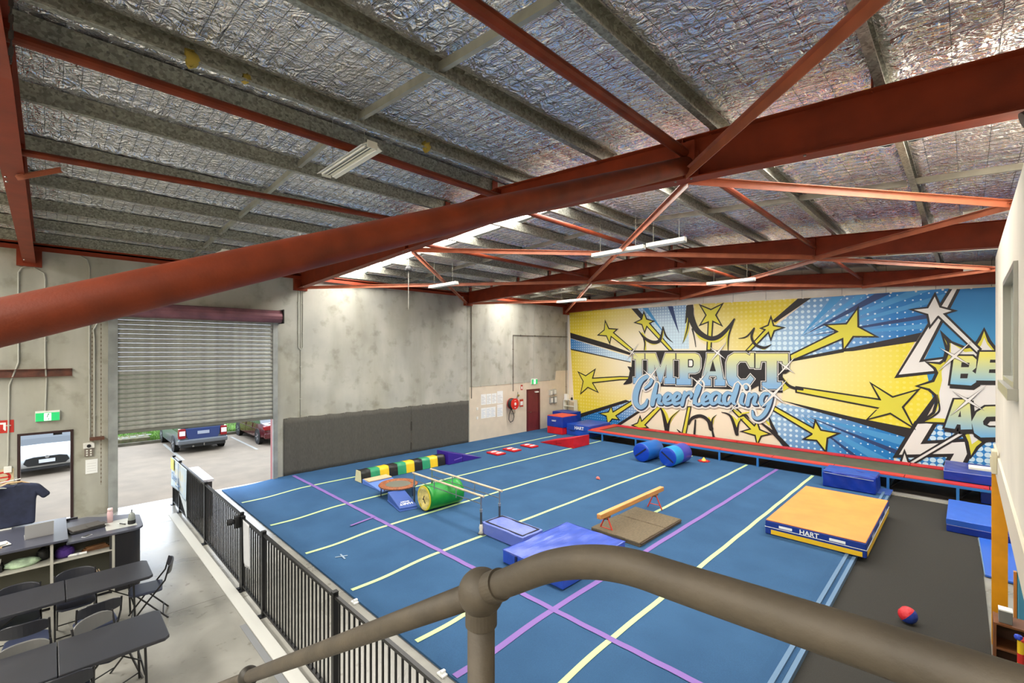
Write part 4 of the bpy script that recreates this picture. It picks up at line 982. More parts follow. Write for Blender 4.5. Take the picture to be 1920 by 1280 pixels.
def soft(name, parent, size, mat, amp, seed, bevel=0.015, loc=(0, 0, 0)):
    import bmesh
    mb = softbox(max(4, int(size[0] / .06)), max(4, int(size[1] / .06)), max(2, int(size[2] / .06)), *size, amp, seed)
    me = mb.mesh(name); b = bmesh.new(); b.from_mesh(me); bmesh.ops.remove_doubles(b, verts=b.verts, dist=1e-4); bmesh.ops.recalc_face_normals(b, faces=b.faces); b.to_mesh(me); b.free()
    me.materials.append(mat); o = O(name, me, None, parent, loc=loc)
    md = o.modifiers.new('b', 'BEVEL'); md.width = bevel; md.segments = 3; md.limit_method = 'ANGLE'; md.angle_limit = 0.9
    shade_auto(o, 1.0)
    return o
def pipe_rect(sx, sy, z, r=0.008):
    return MB().tube([(-sx / 2, -sy / 2, z), (sx / 2, -sy / 2, z), (sx / 2, sy / 2, z), (-sx / 2, sy / 2, z), (-sx / 2, -sy / 2, z)], r, 6)
t = T('box_mat', 'pale blue padded box with black edge strips between parallel bars and crash mat', 'mat', (-6.74, 6.78, G))
soft('cushion', t, (1.2, 0.6, 0.25), M('lilac_blue_vinyl', (104, 120, 196), 0.33, bump=0.4, bscale=12), 0.005, 3)
b_ = MB()
for a, c_, d, e in ((-.55, .55, -.25, -.222), (-.55, .55, .222, .25), (-.55, -.522, -.222, .222), (.522, .55, -.222, .222)): b_.bb(a, c_, d, e, 0.25, 0.262)
O('edge_strips', b_, BLKP, t)
t = T('crash_mat', 'large glossy royal blue crash mat behind the curved handrail', 'mat', (-5.36, 6.82, G))
CR = M('glossy_blue_vinyl', (48, 80, 180), 0.28, var=0.05, vscale=2, bump=0.7, bscale=2.6, stretch=(3.0, 0.6, 1))
soft('cushion', t, (1.42, 1.92, 0.24), CR, 0.006, 5, 0.03)
O('zip_strap', MB().bb(-0.38, -0.33, -0.975, -0.955, 0.0, 0.22), M('dark_navy_strap', (14, 26, 70), 0.5), t)
O('piping', pipe_rect(1.41, 1.91, 0.235, 0.007), BLUED, t)
t = T('folding_mat', 'worn brown-grey folded mat lying under the balance beam', 'mat', (-5.18, 9.15, G))
BRM = M('brown_felt', (104, 92, 72), 0.95, var=0.08, vscale=40, stretch=(1, 0.3, 1), bump=0.3, bscale=60)
soft('lower_layer', t, (1.16, 1.86, 0.045), BRM, 0.003, 8, 0.01); 
soft('upper_layer', t, (1.15, 1.07, 0.05), BRM, 0.003, 9, 0.012, (0, -0.40, 0.045)); soft('upper_layer', t, (1.15, 0.74, 0.045), BRM, 0.003, 10, 0.012, (0, 0.54, 0.045))
O('fold_gap', MB().bb(-0.57, 0.57, 0.14, 0.165, 0.04, 0.08), M('fold_dark', (58, 48, 38), 0.9), t)
O('side_binding', MB().tube([(0.585, -0.9, 0.06), (0.585, 0.9, 0.06)], 0.018, 6), M('brown_binding', (72, 58, 44), 0.8), t)
# ------------------------------------------------------------------ balance beam
t = T('balance_beam', 'low wooden balance beam on red trestle legs above the brown mat', 'balance beam', (-5.48, 9.5, G))
WD = M('beam_wood', (196, 136, 70), 0.45, var=0.12, vscale=6, stretch=(6, 0.3, 6)); WDT = M('beam_top', (214, 160, 96), 0.5, var=0.1, vscale=5, stretch=(6, 0.3, 6))
O('beam', MB().bb(-0.055, 0.055, -1.4, 1.4, 0.36, 0.455), WD, t, bevel=0.01)
O('top_face', MB().bb(-0.052, 0.052, -1.395, 1.395, 0.455, 0.462), WDT, t)
RB = M('bright_red_metal', (196, 62, 44), 0.4)
for yy in (-1.12, 1.02):
    for s_ in (-1, 1):
        O('leg', MB().tube([(s_ * 0.03, yy, 0.34), (s_ * 0.19, yy, 0.0)], 0.016, 10), RB, t)
    O('cross_bar', MB().tube([(-0.15, yy, 0.1), (0.15, yy, 0.1)], 0.010, 8), RB, t)
    O('saddle', MB().bb(-0.045, 0.045, yy - 0.1, yy + 0.1, 0.315, 0.36), M('dark_wood', (120, 84, 48), 0.6), t)
    O('bracket', MB().bb(-0.05, 0.05, yy - 0.02, yy + 0.02, 0.29, 0.32), BLKP, t)
# ------------------------------------------------------------------ red footprint squares
for i, (yy, lb) in enumerate([(11.87, 'nearest'), (12.72, 'middle'), (13.72, 'farthest')]):
    t = T('foot_square', 'red square pad with white footprints, %s of the three leading to the red wedge' % lb, 'floor marker', (-12.63, yy, G), group='red footprint pads')
    O('pad', MB().bb(-0.32, 0.32, -0.21, 0.21, 0, 0.055), REDV, t, bevel=0.012)
    m = MB()
    for s_ in (-1, 1):
        m.prism([(s_ * 0.14 + 0.075 * math.cos(a) * (1.0 if math.sin(a) > 0 else 0.75), 0.14 * math.sin(a)) for a in [k * PI / 7 for k in range(14)]], 0.055, 0.06, 'Z')
        for q in range(3): m.bb(s_ * 0.14 - 0.06 + q * 0.05, s_ * 0.14 - 0.03 + q * 0.05, 0.14, 0.175, 0.055, 0.06)
    O('footprints', m, PAPER, t)
# ------------------------------------------------------------------ blue rollers
for xx, lb, two in ((-8.12, 'blue foam roller standing nearest the left, beside the two-tone roller', False), (-7.14, 'foam roller with blue end, turquoise band and violet far end', True)):
    t = T('foam_roller', lb, 'roller', (xx, 14.6, G + 0.325), -0.04)
    B1 = M('roller_blue', (26, 92, 170), 0.35, bump=0.25, bscale=6); EN = M('roller_end_blue', (14, 66, 186), 0.33, bump=0.5, bscale=6)
    if two:
        O('body', MB().lathe([(0.31, 0.0), (0.325, 0.02), (0.325, 0.5)], (0, 0, 0), 36, 'Y'), M('roller_turquoise', (38, 140, 190), 0.35, bump=0.25, bscale=6), t, smooth=True)
        O('far_band', MB().lathe([(0.325, 0.5), (0.325, 1.08), (0.31, 1.1), (0, 1.1)], (0, 0, 0), 36, 'Y'), M('roller_violet', (58, 60, 170), 0.35), t, smooth=True)
    else:
        O('body', MB().lathe([(0.31, 0.0), (0.325, 0.02), (0.325, 0.98), (0.31, 1.0), (0, 1.0)], (0, 0, 0), 36, 'Y'), B1, t, smooth=True)
    O('end_face', MB().lathe([(0, -0.02), (0.2, -0.018), (0.29, -0.008), (0.315, 0.004)], (0, 0, 0), 36, 'Y'), EN, t, smooth=True)
    a = 0.65 if not two else -0.62
    O('grip_strap', MB().bar((-0.26 * math.cos(a), -0.028, -0.26 * math.sin(a)), (0.26 * math.cos(a), -0.028, 0.26 * math.sin(a)), 0.01, 0.05), M('navy_strap', (14, 22, 60), 0.6), t)
# small toys on the floor
t = T('star_toy', 'small red and yellow star-shaped spinning toy by the trampoline legs', 'toy', (-6.58, 16.2, G))
pts = []
for k in range(16): a = k * PI / 8; r = 0.2 if k % 2 else 0.13; pts.append((r * math.cos(a), r * math.sin(a)))
O('base', MB().prism(pts, 0, 0.035, 'Z'), M('toy_red', (206, 52, 50), 0.4), t)
O('cone', MB().lathe([(0.09, 0.035), (0.05, 0.09), (0.015, 0.14), (0, 0.15)], n=8), M('toy_yellow', (240, 200, 80), 0.5), t)
t = T('foam_dart', 'tiny pink and orange object lying beside a yellow line', 'toy', (-7.95, 11.7, G))
O('body', MB().lathe([(0, 0), (0.05, 0.01), (0.06, 0.04), (0.03, 0.075), (0, 0.08)], n=10), M('salmon', (214, 112, 100), 0.6), t)
O('tail', MB().bar((0, 0, 0.03), (0.1, -0.04, 0.02), 0.03, 0.01), M('salmon', (214, 112, 100), 0.6), t)
t = T('soft_ball', 'red and blue panelled soft ball on the charcoal runway', 'ball', (-0.62, 8.85, 0.012))
R_ = 0.115
dz = Vector((-0.75, 0.05, 0.6)).normalized(); t.rotation_euler = dz.to_track_quat('Z', 'Y').to_euler(); t.location = Vector((-0.62, 8.85, 0.015 + R_)) - dz * R_
o = O('red_half', MB().lathe([(R_ * math.cos(a), R_ + R_ * math.sin(a)) for a in [k * PI / 16 for k in range(0, 9)]], n=20), M('ball_red', (206, 40, 50), 0.5, bump=0.4, bscale=20), t, smooth=True)
o = O('blue_half', MB().lathe([(R_ * math.cos(a), R_ + R_ * math.sin(a)) for a in [-k * PI / 16 for k in range(0, 9)]], n=20), M('ball_blue', (36, 62, 150), 0.5, bump=0.4, bscale=20), t, smooth=True)
O('hole', MB().lathe([(0, 2 * R_ + 0.003), (0.03, 2 * R_ - 0.003), (0.03, 2 * R_ - 0.02), (0, 2 * R_ - 0.02)], n=5), BLKP, t)
# ------------------------------------------------------------------ orange topped landing mat
t = T('landing_mat', 'thick landing mat with orange top, blue sides and yellow base band', 'mat', (-2.2, 12.46, 0.11))
O('orange_top', MB().bb(-0.85, 0.85, -1.7, 1.7, 0.275, 0.30), M('orange_vinyl', (240, 146, 74), 0.5, var=0.04, vscale=2), t, bevel=0.012)
O('blue_core', MB().bb(-0.862, 0.862, -1.712, 1.712, 0.0, 0.276), M('navy_side_vinyl', (20, 50, 132), 0.4), t, bevel=0.012)
yb_ = MB().bb(-0.75, 0.80, -1.718, -1.71, 0.015, 0.105).bb(0.858, 0.868, -1.62, 1.66, 0.015, 0.105)
O('yellow_band', yb_, M('yellow_band', (230, 186, 30), 0.45), t)
O('white_piping', MB().tube([(-0.866, -1.716, 0.15), (0.866, -1.716, 0.15), (0.866, 1.7, 0.15)], 0.006, 5), PAPER, t)
O('label_patch', MB().bb(-0.60, -0.36, -1.72, -1.712, 0.175, 0.225), PAPER, t)
O('label_patch', MB().bb(0.28, 0.54, -1.72, -1.712, 0.175, 0.225), PAPER, t)
text('lettering', 'HART', 0.13, PAPER, t, frame_m((-0.06, -1.721, 0.2), (1, 0, 0), (0, 0, 1)), 0.003)
for yy in (-0.9, 0.1, 1.0): text('lettering', 'HART', 0.12, PAPER, t, frame_m((0.869, yy, 0.2), (0, 1, 0), (0, 0, 1)), 0.003)
# padded block against the track
t = T('padded_block', 'creased blue vinyl block standing behind the orange landing mat', 'mat', (-2.36, 16.13, G))
soft('cushion', t, (1.22, 0.9, 0.44), BLUED, 0.018, 12, 0.03)
O('top_zip', MB().tube([(-0.56, -0.455, 0.40), (0.0, -0.468, 0.385), (0.56, -0.46, 0.37)], 0.008, 6), M('grey_zip', (150, 156, 176), 0.5), t)
O('lid_flap', MB().bb(-0.6, 0.6, -0.44, 0.43, 0.43, 0.455), BLUEV, t, bevel=0.012)
t = T('thin_mat', 'thin blue mat corner showing under the creased blue block', 'mat', (-2.2, 16.35, 0.101))
O('pad', MB().bb(-0.9, 0.72, -0.4, 0.3, 0.0, 0.02), M('mid_blue_vinyl', (52, 88, 180)), t)
t.location = (-2.2, 16.35, 0.08)

# ------------------------------------------------------------------ long trampoline track
t = T('tumble_track', 'long trampoline track on blue frame with red edge pads along the mural', 'trampoline', (-5.2, 17.78, 0))
BF = M('blue_frame_paint', (48, 112, 176), 0.4); BED = M('olive_bed', (82, 82, 66), 0.8, var=0.06); RP = M('red_pad', (196, 52, 48), 0.45); RP2 = M('red_back_pad', (196, 24, 34), 0.45)
X0, X1 = -6.7, 7.2
zt = 0.49
for yy in (-1.03, 1.03): O('side_rail', MB().bb(X0, X1, yy - 0.03, yy + 0.03, zt - 0.09, zt - 0.02), BF, t)
O('end_rail', MB().bb(X0 - 0.03, X0 + 0.03, -1.03, 1.03, zt - 0.09, zt - 0.02), BF, t)
O('bed', MB().bb(X0 + 0.4, X1 - 0.3, -0.72, 0.72, zt - 0.02, zt - 0.012), BED, t)
xs_ = [X0, -4.45, -2.75, -1.05, 0.62, 2.3, 3.95, 5.6, X1]
for a, b in zip(xs_[:-1], xs_[1:]):
    O('front_pad', MB().prism([(-1.05, zt - 0.03), (-0.74, zt - 0.01), (-0.74, zt + 0.015), (-1.05, zt + 0.005)], a + 0.008, b - 0.008, 'X'), RP, t)
    O('back_pad', MB().prism([(1.05, zt - 0.03), (0.74, zt - 0.01), (0.74, zt + 0.015), (1.05, zt + 0.03)], a + 0.008, b - 0.008, 'X'), RP2, t)
O('end_pad', MB().bb(X0 - 0.04, X0 + 0.38, -0.74, 0.74, zt - 0.02, zt + 0.015), RP, t)
for xx in (-5.95, -4.35, -2.75, -1.05, 0.2, 2.05, 3.6, 5.02, 6.7):
    for yy in (-1.03, 1.03):
        lg = O('leg', MB().bb(xx - 0.03, xx + 0.03, yy - 0.03, yy + 0.03, 0.101 if (yy < 0 and xx < 3.4) else 0.011, zt - 0.09), BF, t)
    O('floor_rail', MB().bb(xx - 0.02, xx + 0.02, -0.95, 0.95, 0.06, 0.10), BLKP, t)
    O('diagonal_stay', MB().bar((xx + 0.05, -0.95, 0.14), (xx + 0.45, 0.2, zt - 0.1), 0.035, 0.035), BLKP, t)
# mats round the track
t = T('foam_block', 'blue foam block with white edge piping lying on the right end of the track', 'mat', (0.22, 17.95, zt + 0.005))
soft('cushion', t, (1.36, 1.62, 0.25), BLUED, 0.006, 21, 0.015)
O('piping', pipe_rect(1.36, 1.62, 0.243, 0.007), M('pale_piping', (150, 160, 210), 0.5), t)
t = T('foam_block', 'two-layer blue foam block on the floor behind the yellow post', 'mat', (0.62, 14.9, 0.013))
soft('lower_layer', t, (1.9, 1.86, 0.15), BLUED, 0.003, 22, 0.012); soft('upper_layer', t, (1.91, 1.87, 0.13), M('bright_blue_vinyl', (44, 96, 196), 0.4, bump=0.1, bscale=8), 0.003, 23, 0.012, (0, 0, 0.152))
O('piping', MB().tube([(-0.95, -0.935, 0.15), (0.95, -0.935, 0.15)], 0.006, 5), M('pale_piping', (150, 160, 210), 0.5), t)
t = T('foam_block', 'dark blue foam block stored underneath the right end of the track', 'mat', (0.75, 17.75, 0.013))
soft('cushion', t, (1.0, 1.2, 0.30), BLUED, 0.004, 24, 0.012)
t = T('thin_mat', 'flat light blue exercise mat on the floor in front of the two-layer block', 'mat', (0.72, 12.75, 0.013))
O('pad', MB().prism([(-0.55, 1.1), (-0.50, -1.12), (0.9, -1.28), (0.9, 1.1)], 0, 0.04, 'Z'), M('bright_blue_vinyl', (44, 96, 196)), t, bevel=0.008)
O('piping', MB().tube([(-0.55, 1.1, 0.03), (-0.50, -1.12, 0.03)], 0.01, 5), M('pale_blue_edge', (112, 146, 176)), t)
# mats at the far left corner
t = T('foam_block', 'big blue foam block with white lettering at the left end of the track', 'mat', (-12.55, 17.9, G))
t.location = (-12.62, 17.82, G)
soft('lower_layer', t, (1.25, 1.75, 0.24), BLUEV, 0.004, 31, 0.015); soft('upper_layer', t, (1.26, 1.76, 0.26), BLUEV, 0.004, 32, 0.015, (0, 0, 0.242))
text('lettering', 'HART', 0.2, PAPER, t, frame_m((0.1, -0.892, 0.36), (1, 0, 0), (0, 0, 1)), 0.005)
O('handle_slot', MB().bb(-0.4, -0.15, -0.888, -0.88, 0.2, 0.225), M('navy_strap', (14, 22, 60)), t)
t = T('foam_block', 'red foam block at the bottom of the corner stack by the far door', 'mat', (-13.72, 17.2, 0.105))
soft('cushion', t, (0.9, 1.1, 0.32), REDV, 0.003, 33, 0.012)
t = T('foam_block', 'blue foam block with an orange-red top on the corner stack by the far door', 'mat', (-13.70, 17.2, 0.43))
soft('cushion', t, (0.94, 1.12, 0.48), BLUED, 0.004, 34, 0.012)
O('red_top', MB().bb(-0.46, 0.46, -0.55, 0.55, 0.478, 0.51), M('orange_red_vinyl', (208, 70, 52), 0.45), t, bevel=0.008)
text('lettering', 'HART', 0.1, PAPER, t, frame_m((-0.05, -0.566, 0.28), (1, 0, 0), (0, 0, 1)), 0.003)
t = T('foam_block', 'blue foam block leaning behind the corner stack beside the white shelf', 'mat', (-13.35, 18.35, 0.56))
t.location = (-14.3, 18.3, 0.105)
soft('cushion', t, (1.1, 0.9, 0.85), BLUED, 0.004, 35, 0.012)
text('lettering', 'HART', 0.1, PAPER, t, frame_m((0.556, 0, 0.6), (0, 1, 0), (0, 0, 1)), 0.003)

# ------------------------------------------------------------------ shelf ladder in the corner
t = T('white_shelf', 'small white open shelf unit in the corner beside the mural', 'shelf', (-14.68, 19.1, 0))
O('side_panel', MB().prism([(-0.2, 0.02), (0.2, 0.02), (0.12, 1.45), (-0.12, 1.45)], -0.36, -0.34, 'X'), WHT, t)
O('side_panel', MB().prism([(-0.2, 0.02), (0.2, 0.02), (0.12, 1.45), (-0.12, 1.45)], 0.34, 0.36, 'X'), WHT, t)
for z_ in (0.5, 0.8, 1.1, 1.42): O('shelf_board', MB().bb(-0.34, 0.34, -0.14, 0.14, z_, z_ + 0.02), WHT, t)
t = T('paper_box', 'white carton standing on the corner shelf', 'box', (-14.9, 19.05, 1.441)); O('carton', MB().bb(-0.1, 0.1, -0.08, 0.08, 0, 0.28), PAPER, t, bevel=0.006); O('lid', MB().bb(-0.104, 0.104, -0.084, 0.084, 0.26, 0.285), PAPER, t)
t = T('small_speaker', 'small black gadget on the corner shelf beside the white carton', 'speaker', (-14.55, 19.05, 1.441)); O('body', MB().lathe([(0, 0), (0.06, 0), (0.05, 0.12), (0, 0.14)], n=12), BLKP, t); O('aerial', MB().tube([(0, 0, 0.13), (0.02, 0, 0.26)], 0.006, 5), BLKP, t)

# ------------------------------------------------------------------ mezzanine office wall, window, yellow post
WXM = 0.28
ow = S('wall_office')
def owb(y0, y1, z0, z1): return (WXM, WXM + 0.12, y0, y1, z0, z1)
OWY0, OWY1, OZ0, OZ1 = 1.2, 9.38, 2.38, 5.28
WY0, WY1, WZ0, WZ1 = 5.3, 6.85, 3.70, 4.70
m = MB().bb(*owb(OWY0, WY0, OZ0 + 0.3, OZ1)).bb(*owb(WY1, OWY1, OZ0 + 0.3, OZ1)).bb(*owb(WY0, WY1, OZ0 + 0.3, WZ0)).bb(*owb(WY0, WY1, WZ1, OZ1))
O('plaster_face', m, CREAM, ow)
O('plaster_return', MB().bb(WXM + 0.12, RX, OWY1 - 0.12, OWY1, OZ0 + 0.3, OZ1), CREAM, ow)
O('ceiling_lid', MB().bb(WXM + 0.0, RX, OWY0, OWY1, OZ1, OZ1 + 0.03), CREAM, ow)
O('floor_edge', MB().bb(WXM - 0.02, WXM + 0.1, OWY0, OWY1 + 0.02, OZ0, OZ0 + 0.3), M('cream_edge_beam', (212, 204, 186), 0.6), ow)
O('mezzanine_floor', MB().bb(WXM + 0.1, RX, OWY0, OWY1, OZ0 + 0.1, OZ0 + 0.28), M('cream_edge_beam', (212, 204, 186)), ow)
wd = S('window_1')
SV = M('silver_frame', (168, 168, 160), 0.35, 0.6)
fr = MB()
for a in ((WY0, WY1, WZ0 - 0.0, WZ0 + 0.05), (WY0, WY1, WZ1 - 0.05, WZ1), (WY0, WY0 + 0.05, WZ0 + 0.05, WZ1 - 0.05), (WY1 - 0.05, WY1, WZ0 + 0.05, WZ1 - 0.05)): fr.bb(WXM - 0.025, WXM + 0.1, *a)
O('window_frame', fr, SV, wd)
O('pane', MB().bb(WXM + 0.03, WXM + 0.036, WY0 + 0.05, WY1 - 0.05, WZ0 + 0.05, WZ1 - 0.05), M('office_glass', (190, 196, 186), 0.06, spec=0.8), wd)
O('window_sill', MB().bb(WXM - 0.06, WXM, WY0 - 0.03, WY1 + 0.03, WZ0 - 0.09, WZ0), SV, wd)
YP = M('yellow_post_paint', (222, 150, 14), 0.45, var=0.06, vscale=3)
t = T('yellow_post', 'tall yellow steel post carrying the corner of the white office', 'post', (0.31, 9.12, 0))
O('post', MB().bb(-0.075, 0.075, -0.08, 0.08, 0, OZ0 - 0.03), YP, t)
O('base_plate', MB().bb(-0.07, 0.07, -0.12, 0.12, 0, 0.012), M('grey_plate', (160, 160, 156), 0.5), t)
O('top_bracket', MB().bb(-0.3, 0.1, -0.1, 0.1, OZ0 - 0.03, OZ0 - 0.001), WHT, t)
t = T('junction_box', 'beige power box fixed low on the office wall corner', 'power box', (WXM - 0.02, 8.3, 2.5))
O('box_body', MB().bb(-0.05, 0.0, -0.12, 0.12, -0.02, 0.26), M('beige_plastic', (206, 198, 170), 0.5), t, bevel=0.008)
O('toggle', MB().bb(-0.06, -0.05, -0.05, 0.05, 0.05, 0.18), M('beige_plastic', (206, 198, 170)), t)
# wooden shelf and coloured play panels at the right edge
t = T('wooden_shelf', 'brown wooden open shelf at the foot of the yellow post', 'shelf', (0.42, 8.45, 0))
WBR = M('brown_board', (112, 66, 34), 0.5, var=0.1, vscale=5); 
O('side_panel', MB().bb(-0.19, -0.165, -0.17, 0.17, 0, 0.62), WBR, t); O('side_panel', MB().bb(0.3, 0.325, -0.17, 0.17, 0, 0.62), WBR, t)
O('back_panel', MB().bb(-0.165, 0.3, 0.15, 0.165, 0.0, 0.6), M('dark_brown_board', (70, 38, 20), 0.6), t)
for z_ in (0.02, 0.3, 0.6): O('shelf_board', MB().bb(-0.165, 0.3, -0.17, 0.15, z_, z_ + 0.022), WBR, t)
t = T('toy_gate', 'red, yellow and green plastic play frame at the right edge', 'toy', (0.54, 7.55, 0))
for i, (z0_, z1_, c_) in enumerate([(0, .22, (232, 190, 30)), (.22, .3, (196, 40, 36)), (.3, .55, (232, 190, 30)), (.55, .66, (196, 40, 36)), (.66, .8, (232, 190, 30))]):
    O('upright', MB().tube([(-0.12, 0, z0_), (-0.12, 0, z1_)], 0.03, 10), M('toy_y' if c_[1] > 100 else 'toy_r', c_, 0.4), t)
O('panel', MB().bb(-0.08, 0.3, -0.01, 0.01, 0.03, 0.62), M('toy_green', (70, 158, 80), 0.45), t, bevel=0.01)
O('top_bar', MB().tube([(-0.12, 0, 0.8), (-0.02, 0, 0.86), (0.3, 0, 0.86)], 0.03, 10), M('toy_r', (196, 40, 36)), t)
O('knob', MB().lathe([(0, -0.03), (0.03, -0.02), (0.036, 0), (0.03, 0.02), (0, 0.03)], (-0.14, 0, 0.83), 10), M('toy_blue', (40, 70, 190), 0.4), t)
t = T('play_board', 'sky blue and orange edged foam panel standing at the right edge', 'toy', (0.62, 8.62, 0))
t.location = (0.62, 9.55, 0)
O('blue_panel', MB().bb(-0.13, 0.4, -0.03, 0.03, 0, 1.05), M('toy_sky', (90, 176, 220), 0.5), t, bevel=0.02)
O('orange_edge', MB().bb(-0.16, -0.13, -0.03, 0.03, 0, 0.9), M('toy_orange', (222, 150, 70), 0.5), t)

t = T('small_carton', 'small grey and white carton standing on the wooden shelf by the yellow post', 'box', (0.335, 8.38, 0.623)); O('carton', MB().bb(-0.06, 0.06, -0.06, 0.06, 0, 0.16), M('grey_guard', (116, 116, 112)), t, bevel=0.005); O('lid', MB().bb(-0.062, 0.062, -0.062, 0.062, 0.15, 0.165), PAPER, t)
# ------------------------------------------------------------------ grey curtain on the concrete wall
t = T('wall_curtain', 'long dark grey felt curtain hung low along the concrete wall', 'curtain', (WX, 8.83, 0))
CU = M('grey_felt', (82, 80, 74), 0.95, var=0.08, vscale=60, stretch=(1, 1, 0.15), bump=0.3, bscale=120)
for y0, y1 in ((-3.72, 0.88), (0.90, 3.73)):
    vs = []; fs = []; nn = int((y1 - y0) / 0.05); NZ = 10
    for i in range(nn + 1):
        y = y0 + (y1 - y0) * i / nn
        for j in range(NZ + 1):
            f = j / NZ; zt_ = 1.90 - 0.028 * abs(math.sin(PI * (y - 0.2) / 0.62)); z = 0.06 + (zt_ - 0.06) * f
            vs.append((0.03 + 0.012 * math.sin(y * 6.1 + 1.5 * f) * (1.1 - f) + 0.006 * math.sin(y * 17), y, z))
    for i in range(nn):
        for j in range(NZ): a = i * (NZ + 1) + j; fs.append((a, a + NZ + 1, a + NZ + 2, a + 1))
    o = O('felt_panel', MB().add(vs, fs), CU, t, smooth=True, recalc=False)
    sdf = o.modifiers.new('s', 'SOLIDIFY'); sdf.thickness = 0.008
e = MB(); y = -3.62
while y < 3.7: e.box((0.045, y, 1.875), (0.01, 0.03, 0.03)); y += 0.62
O('hooks', e, STEEL, t)
O('torn_seam', MB().bb(0.05, 0.056, 0.86, 0.90, 0.25, 0.5).bb(0.05, 0.056, 0.87, 0.91, 0.95, 1.3), M('seam_dark', (60, 56, 50), 0.9), t)

# ------------------------------------------------------------------ conduits and services on the concrete wall
def conduit(label, pts, r=0.016, name='conduit', cat='pipe', mat=CONDUIT, saddles=True):
    base = Vector(pts[-1]); t = T(name, label, cat, tuple(base))
    P_ = [Vector(p) - base for p in pts]
    O('pipe_run', MB().tube(P_, r, 8), mat, t)
    if saddles:
        m = MB()
        for a, b in zip(P_[:-1], P_[1:]):
            d = b - a; k = int(d.length / 0.9)
            for i in range(k):
                q = a + d * (i + 0.5) / k; m.box(q + Vector((-0.005, 0, 0)), (0.03, 0.075 if abs(d.z) > abs(d.y) else 0.02, 0.02 if abs(d.z) > abs(d.y) else 0.075))
        if m.v: O('saddles', m, mat, t)
    return t
XW = WX + 0.022
conduit('grey conduit dropping to the exit sign above the side doorway', [(XW, -0.28, 6.05), (XW, -0.25, 5.88), (XW, -0.1, 5.78), (XW, -0.08, 5.65), (XW, -0.08, 3.75), (XW, -0.06, 3.3), (XW, -0.08, 2.58)])
conduit('conduit running down beside the side doorway to the white switch box', [(XW, -0.28, 6.0), (XW, -0.45, 5.86), (XW, -0.5, 5.75), (XW, -0.5, 3.73), (XW, -0.64, 3.23), (XW, -0.66, 1.45)])
conduit('straight conduit down the wall left of the shutter to the isolator', [(XW, -0.2, 6.3), (XW, 0.45, 6.3), (XW, 0.62, 6.2), (XW, 0.67, 6.0), (XW, 0.67, 1.82)])
conduit('second conduit beside it, bent over at the shutter chain wheel', [(XW + 0.1, 0.95, 4.75), (XW + 0.02, 0.82, 4.68), (XW, 0.74, 4.5), (XW, 0.76, 4.3), (XW, 0.76, 1.8)])
conduit('leftmost conduit at the edge of view above the steel channel', [(XW, -1.0, 6.3), (XW, -1.0, 3.3), (XW, -0.98, 2.9)])
conduit('pair of cables looped down the wall right of the shutter coil', [(XW, 5.56, 6.0), (XW, 5.56, 4.1), (XW, 5.63, 4.02), (XW, 5.70, 4.1), (XW, 5.70, 5.95)], 0.014)
conduit('thin cable falling from the loop to the top of the grey curtain', [(XW, 5.63, 4.0), (XW, 5.63, 1.95)], 0.008)
conduit('dark pipe beside the panel joint above the end of the curtain', [(XW, 12.72, 6.1), (XW, 12.72, 1.95)], 0.022, mat=M('brown_grey_pipe', (120, 112, 98), 0.6))
conduit('square-cornered pipe feeding the fire hose reel', [(XW, MY - 0.06, 4.72), (XW, 15.26, 4.72), (XW, 15.26, 2.1)], 0.02, mat=M('dark_pipe', (96, 88, 78), 0.6))
conduit('white conduit down to the exit sign above the maroon door', [(XW, 16.75, 6.3), (XW, 16.8, 6.1), (XW, 16.7, 5.9), (XW, 16.7, 2.6)], 0.012)
conduit('pipe in the corner between concrete wall and mural', [(XW, 19.25, 5.5), (XW, 19.25, 1.6)], 0.02, mat=M('brown_grey_pipe', (120, 112, 98), 0.6))
conduit('thin conduit running along the top edge of the beige painted area', [(XW, 12.8, 2.45), (XW, 18.35, 2.50)], 0.009)
t = T('steel_channel', 'brown rusted steel channel bolted to the wall above the side doorway', 'beam', (WX, -0.53, 3.40))
O('channel', MB().prism([(0.002, 0), (0.09, 0), (0.09, 0.012), (0.014, 0.012), (0.014, 0.168), (0.09, 0.168), (0.09, 0.18), (0.002, 0.18)], -1.3, 0.9, 'Y'), M('brown_channel_paint', (92, 52, 38), 0.5, var=0.2, vscale=6), t)
# exit signs
def exit_sign(y, z, label, w_=0.32, h_=0.17):
    t = T('exit_sign', label, 'sign', (WX + 0.03, y, z))
    O('housing', MB().bb(-0.03, 0.03, -w_ / 2, w_ / 2, 0, h_ + 0.03), WHT, t)
    O('green_face', MB().bb(0.03, 0.034, -w_ / 2 + 0.005, w_ / 2 - 0.005, 0.0, h_ - 0.01), GRN, t)
    c = MB(); k = h_ / 0.17
    O('white_field', MB().bb(0.034, 0.036, -0.05 * k, 0.05 * k, 0.01, h_ - 0.02), SIGNW, t)
    P_ = [(0.0, 0.13), (0.0, 0.09), (-0.01, 0.06)]
    c.lathe([(0, -0.001), (0.012 * k, -0.001), (0.012 * k, 0.001), (0, 0.001)], (0.038, 0.012, 0.132 * k), 10, 'X')
    for a, b in (((0.005, 0.12), (-0.008, 0.075)), ((-0.008, 0.075), (0.02, 0.05)), ((0.02, 0.05), (0.012, 0.02)), ((-0.008, 0.075), (-0.03, 0.05)), ((-0.03, 0.05), (-0.042, 0.055)), ((0.003, 0.11), (0.03, 0.09)), ((0.003, 0.11), (-0.02, 0.10)), ((-0.02, 0.10), (-0.03, 0.08))):
        c.bar((0.038, a[0], a[1] * k), (0.038, b[0], b[1] * k), 0.012, 0.002)
    O('running_figure', c, M('exit_dark_green', (14, 120, 64), 0.5), t)
exit_sign(-0.04, 2.38, 'green running-man exit sign above the open side doorway', 0.40, 0.20)
exit_sign(16.72, 2.36, 'green running-man exit sign above the maroon door', 0.42, 0.24)
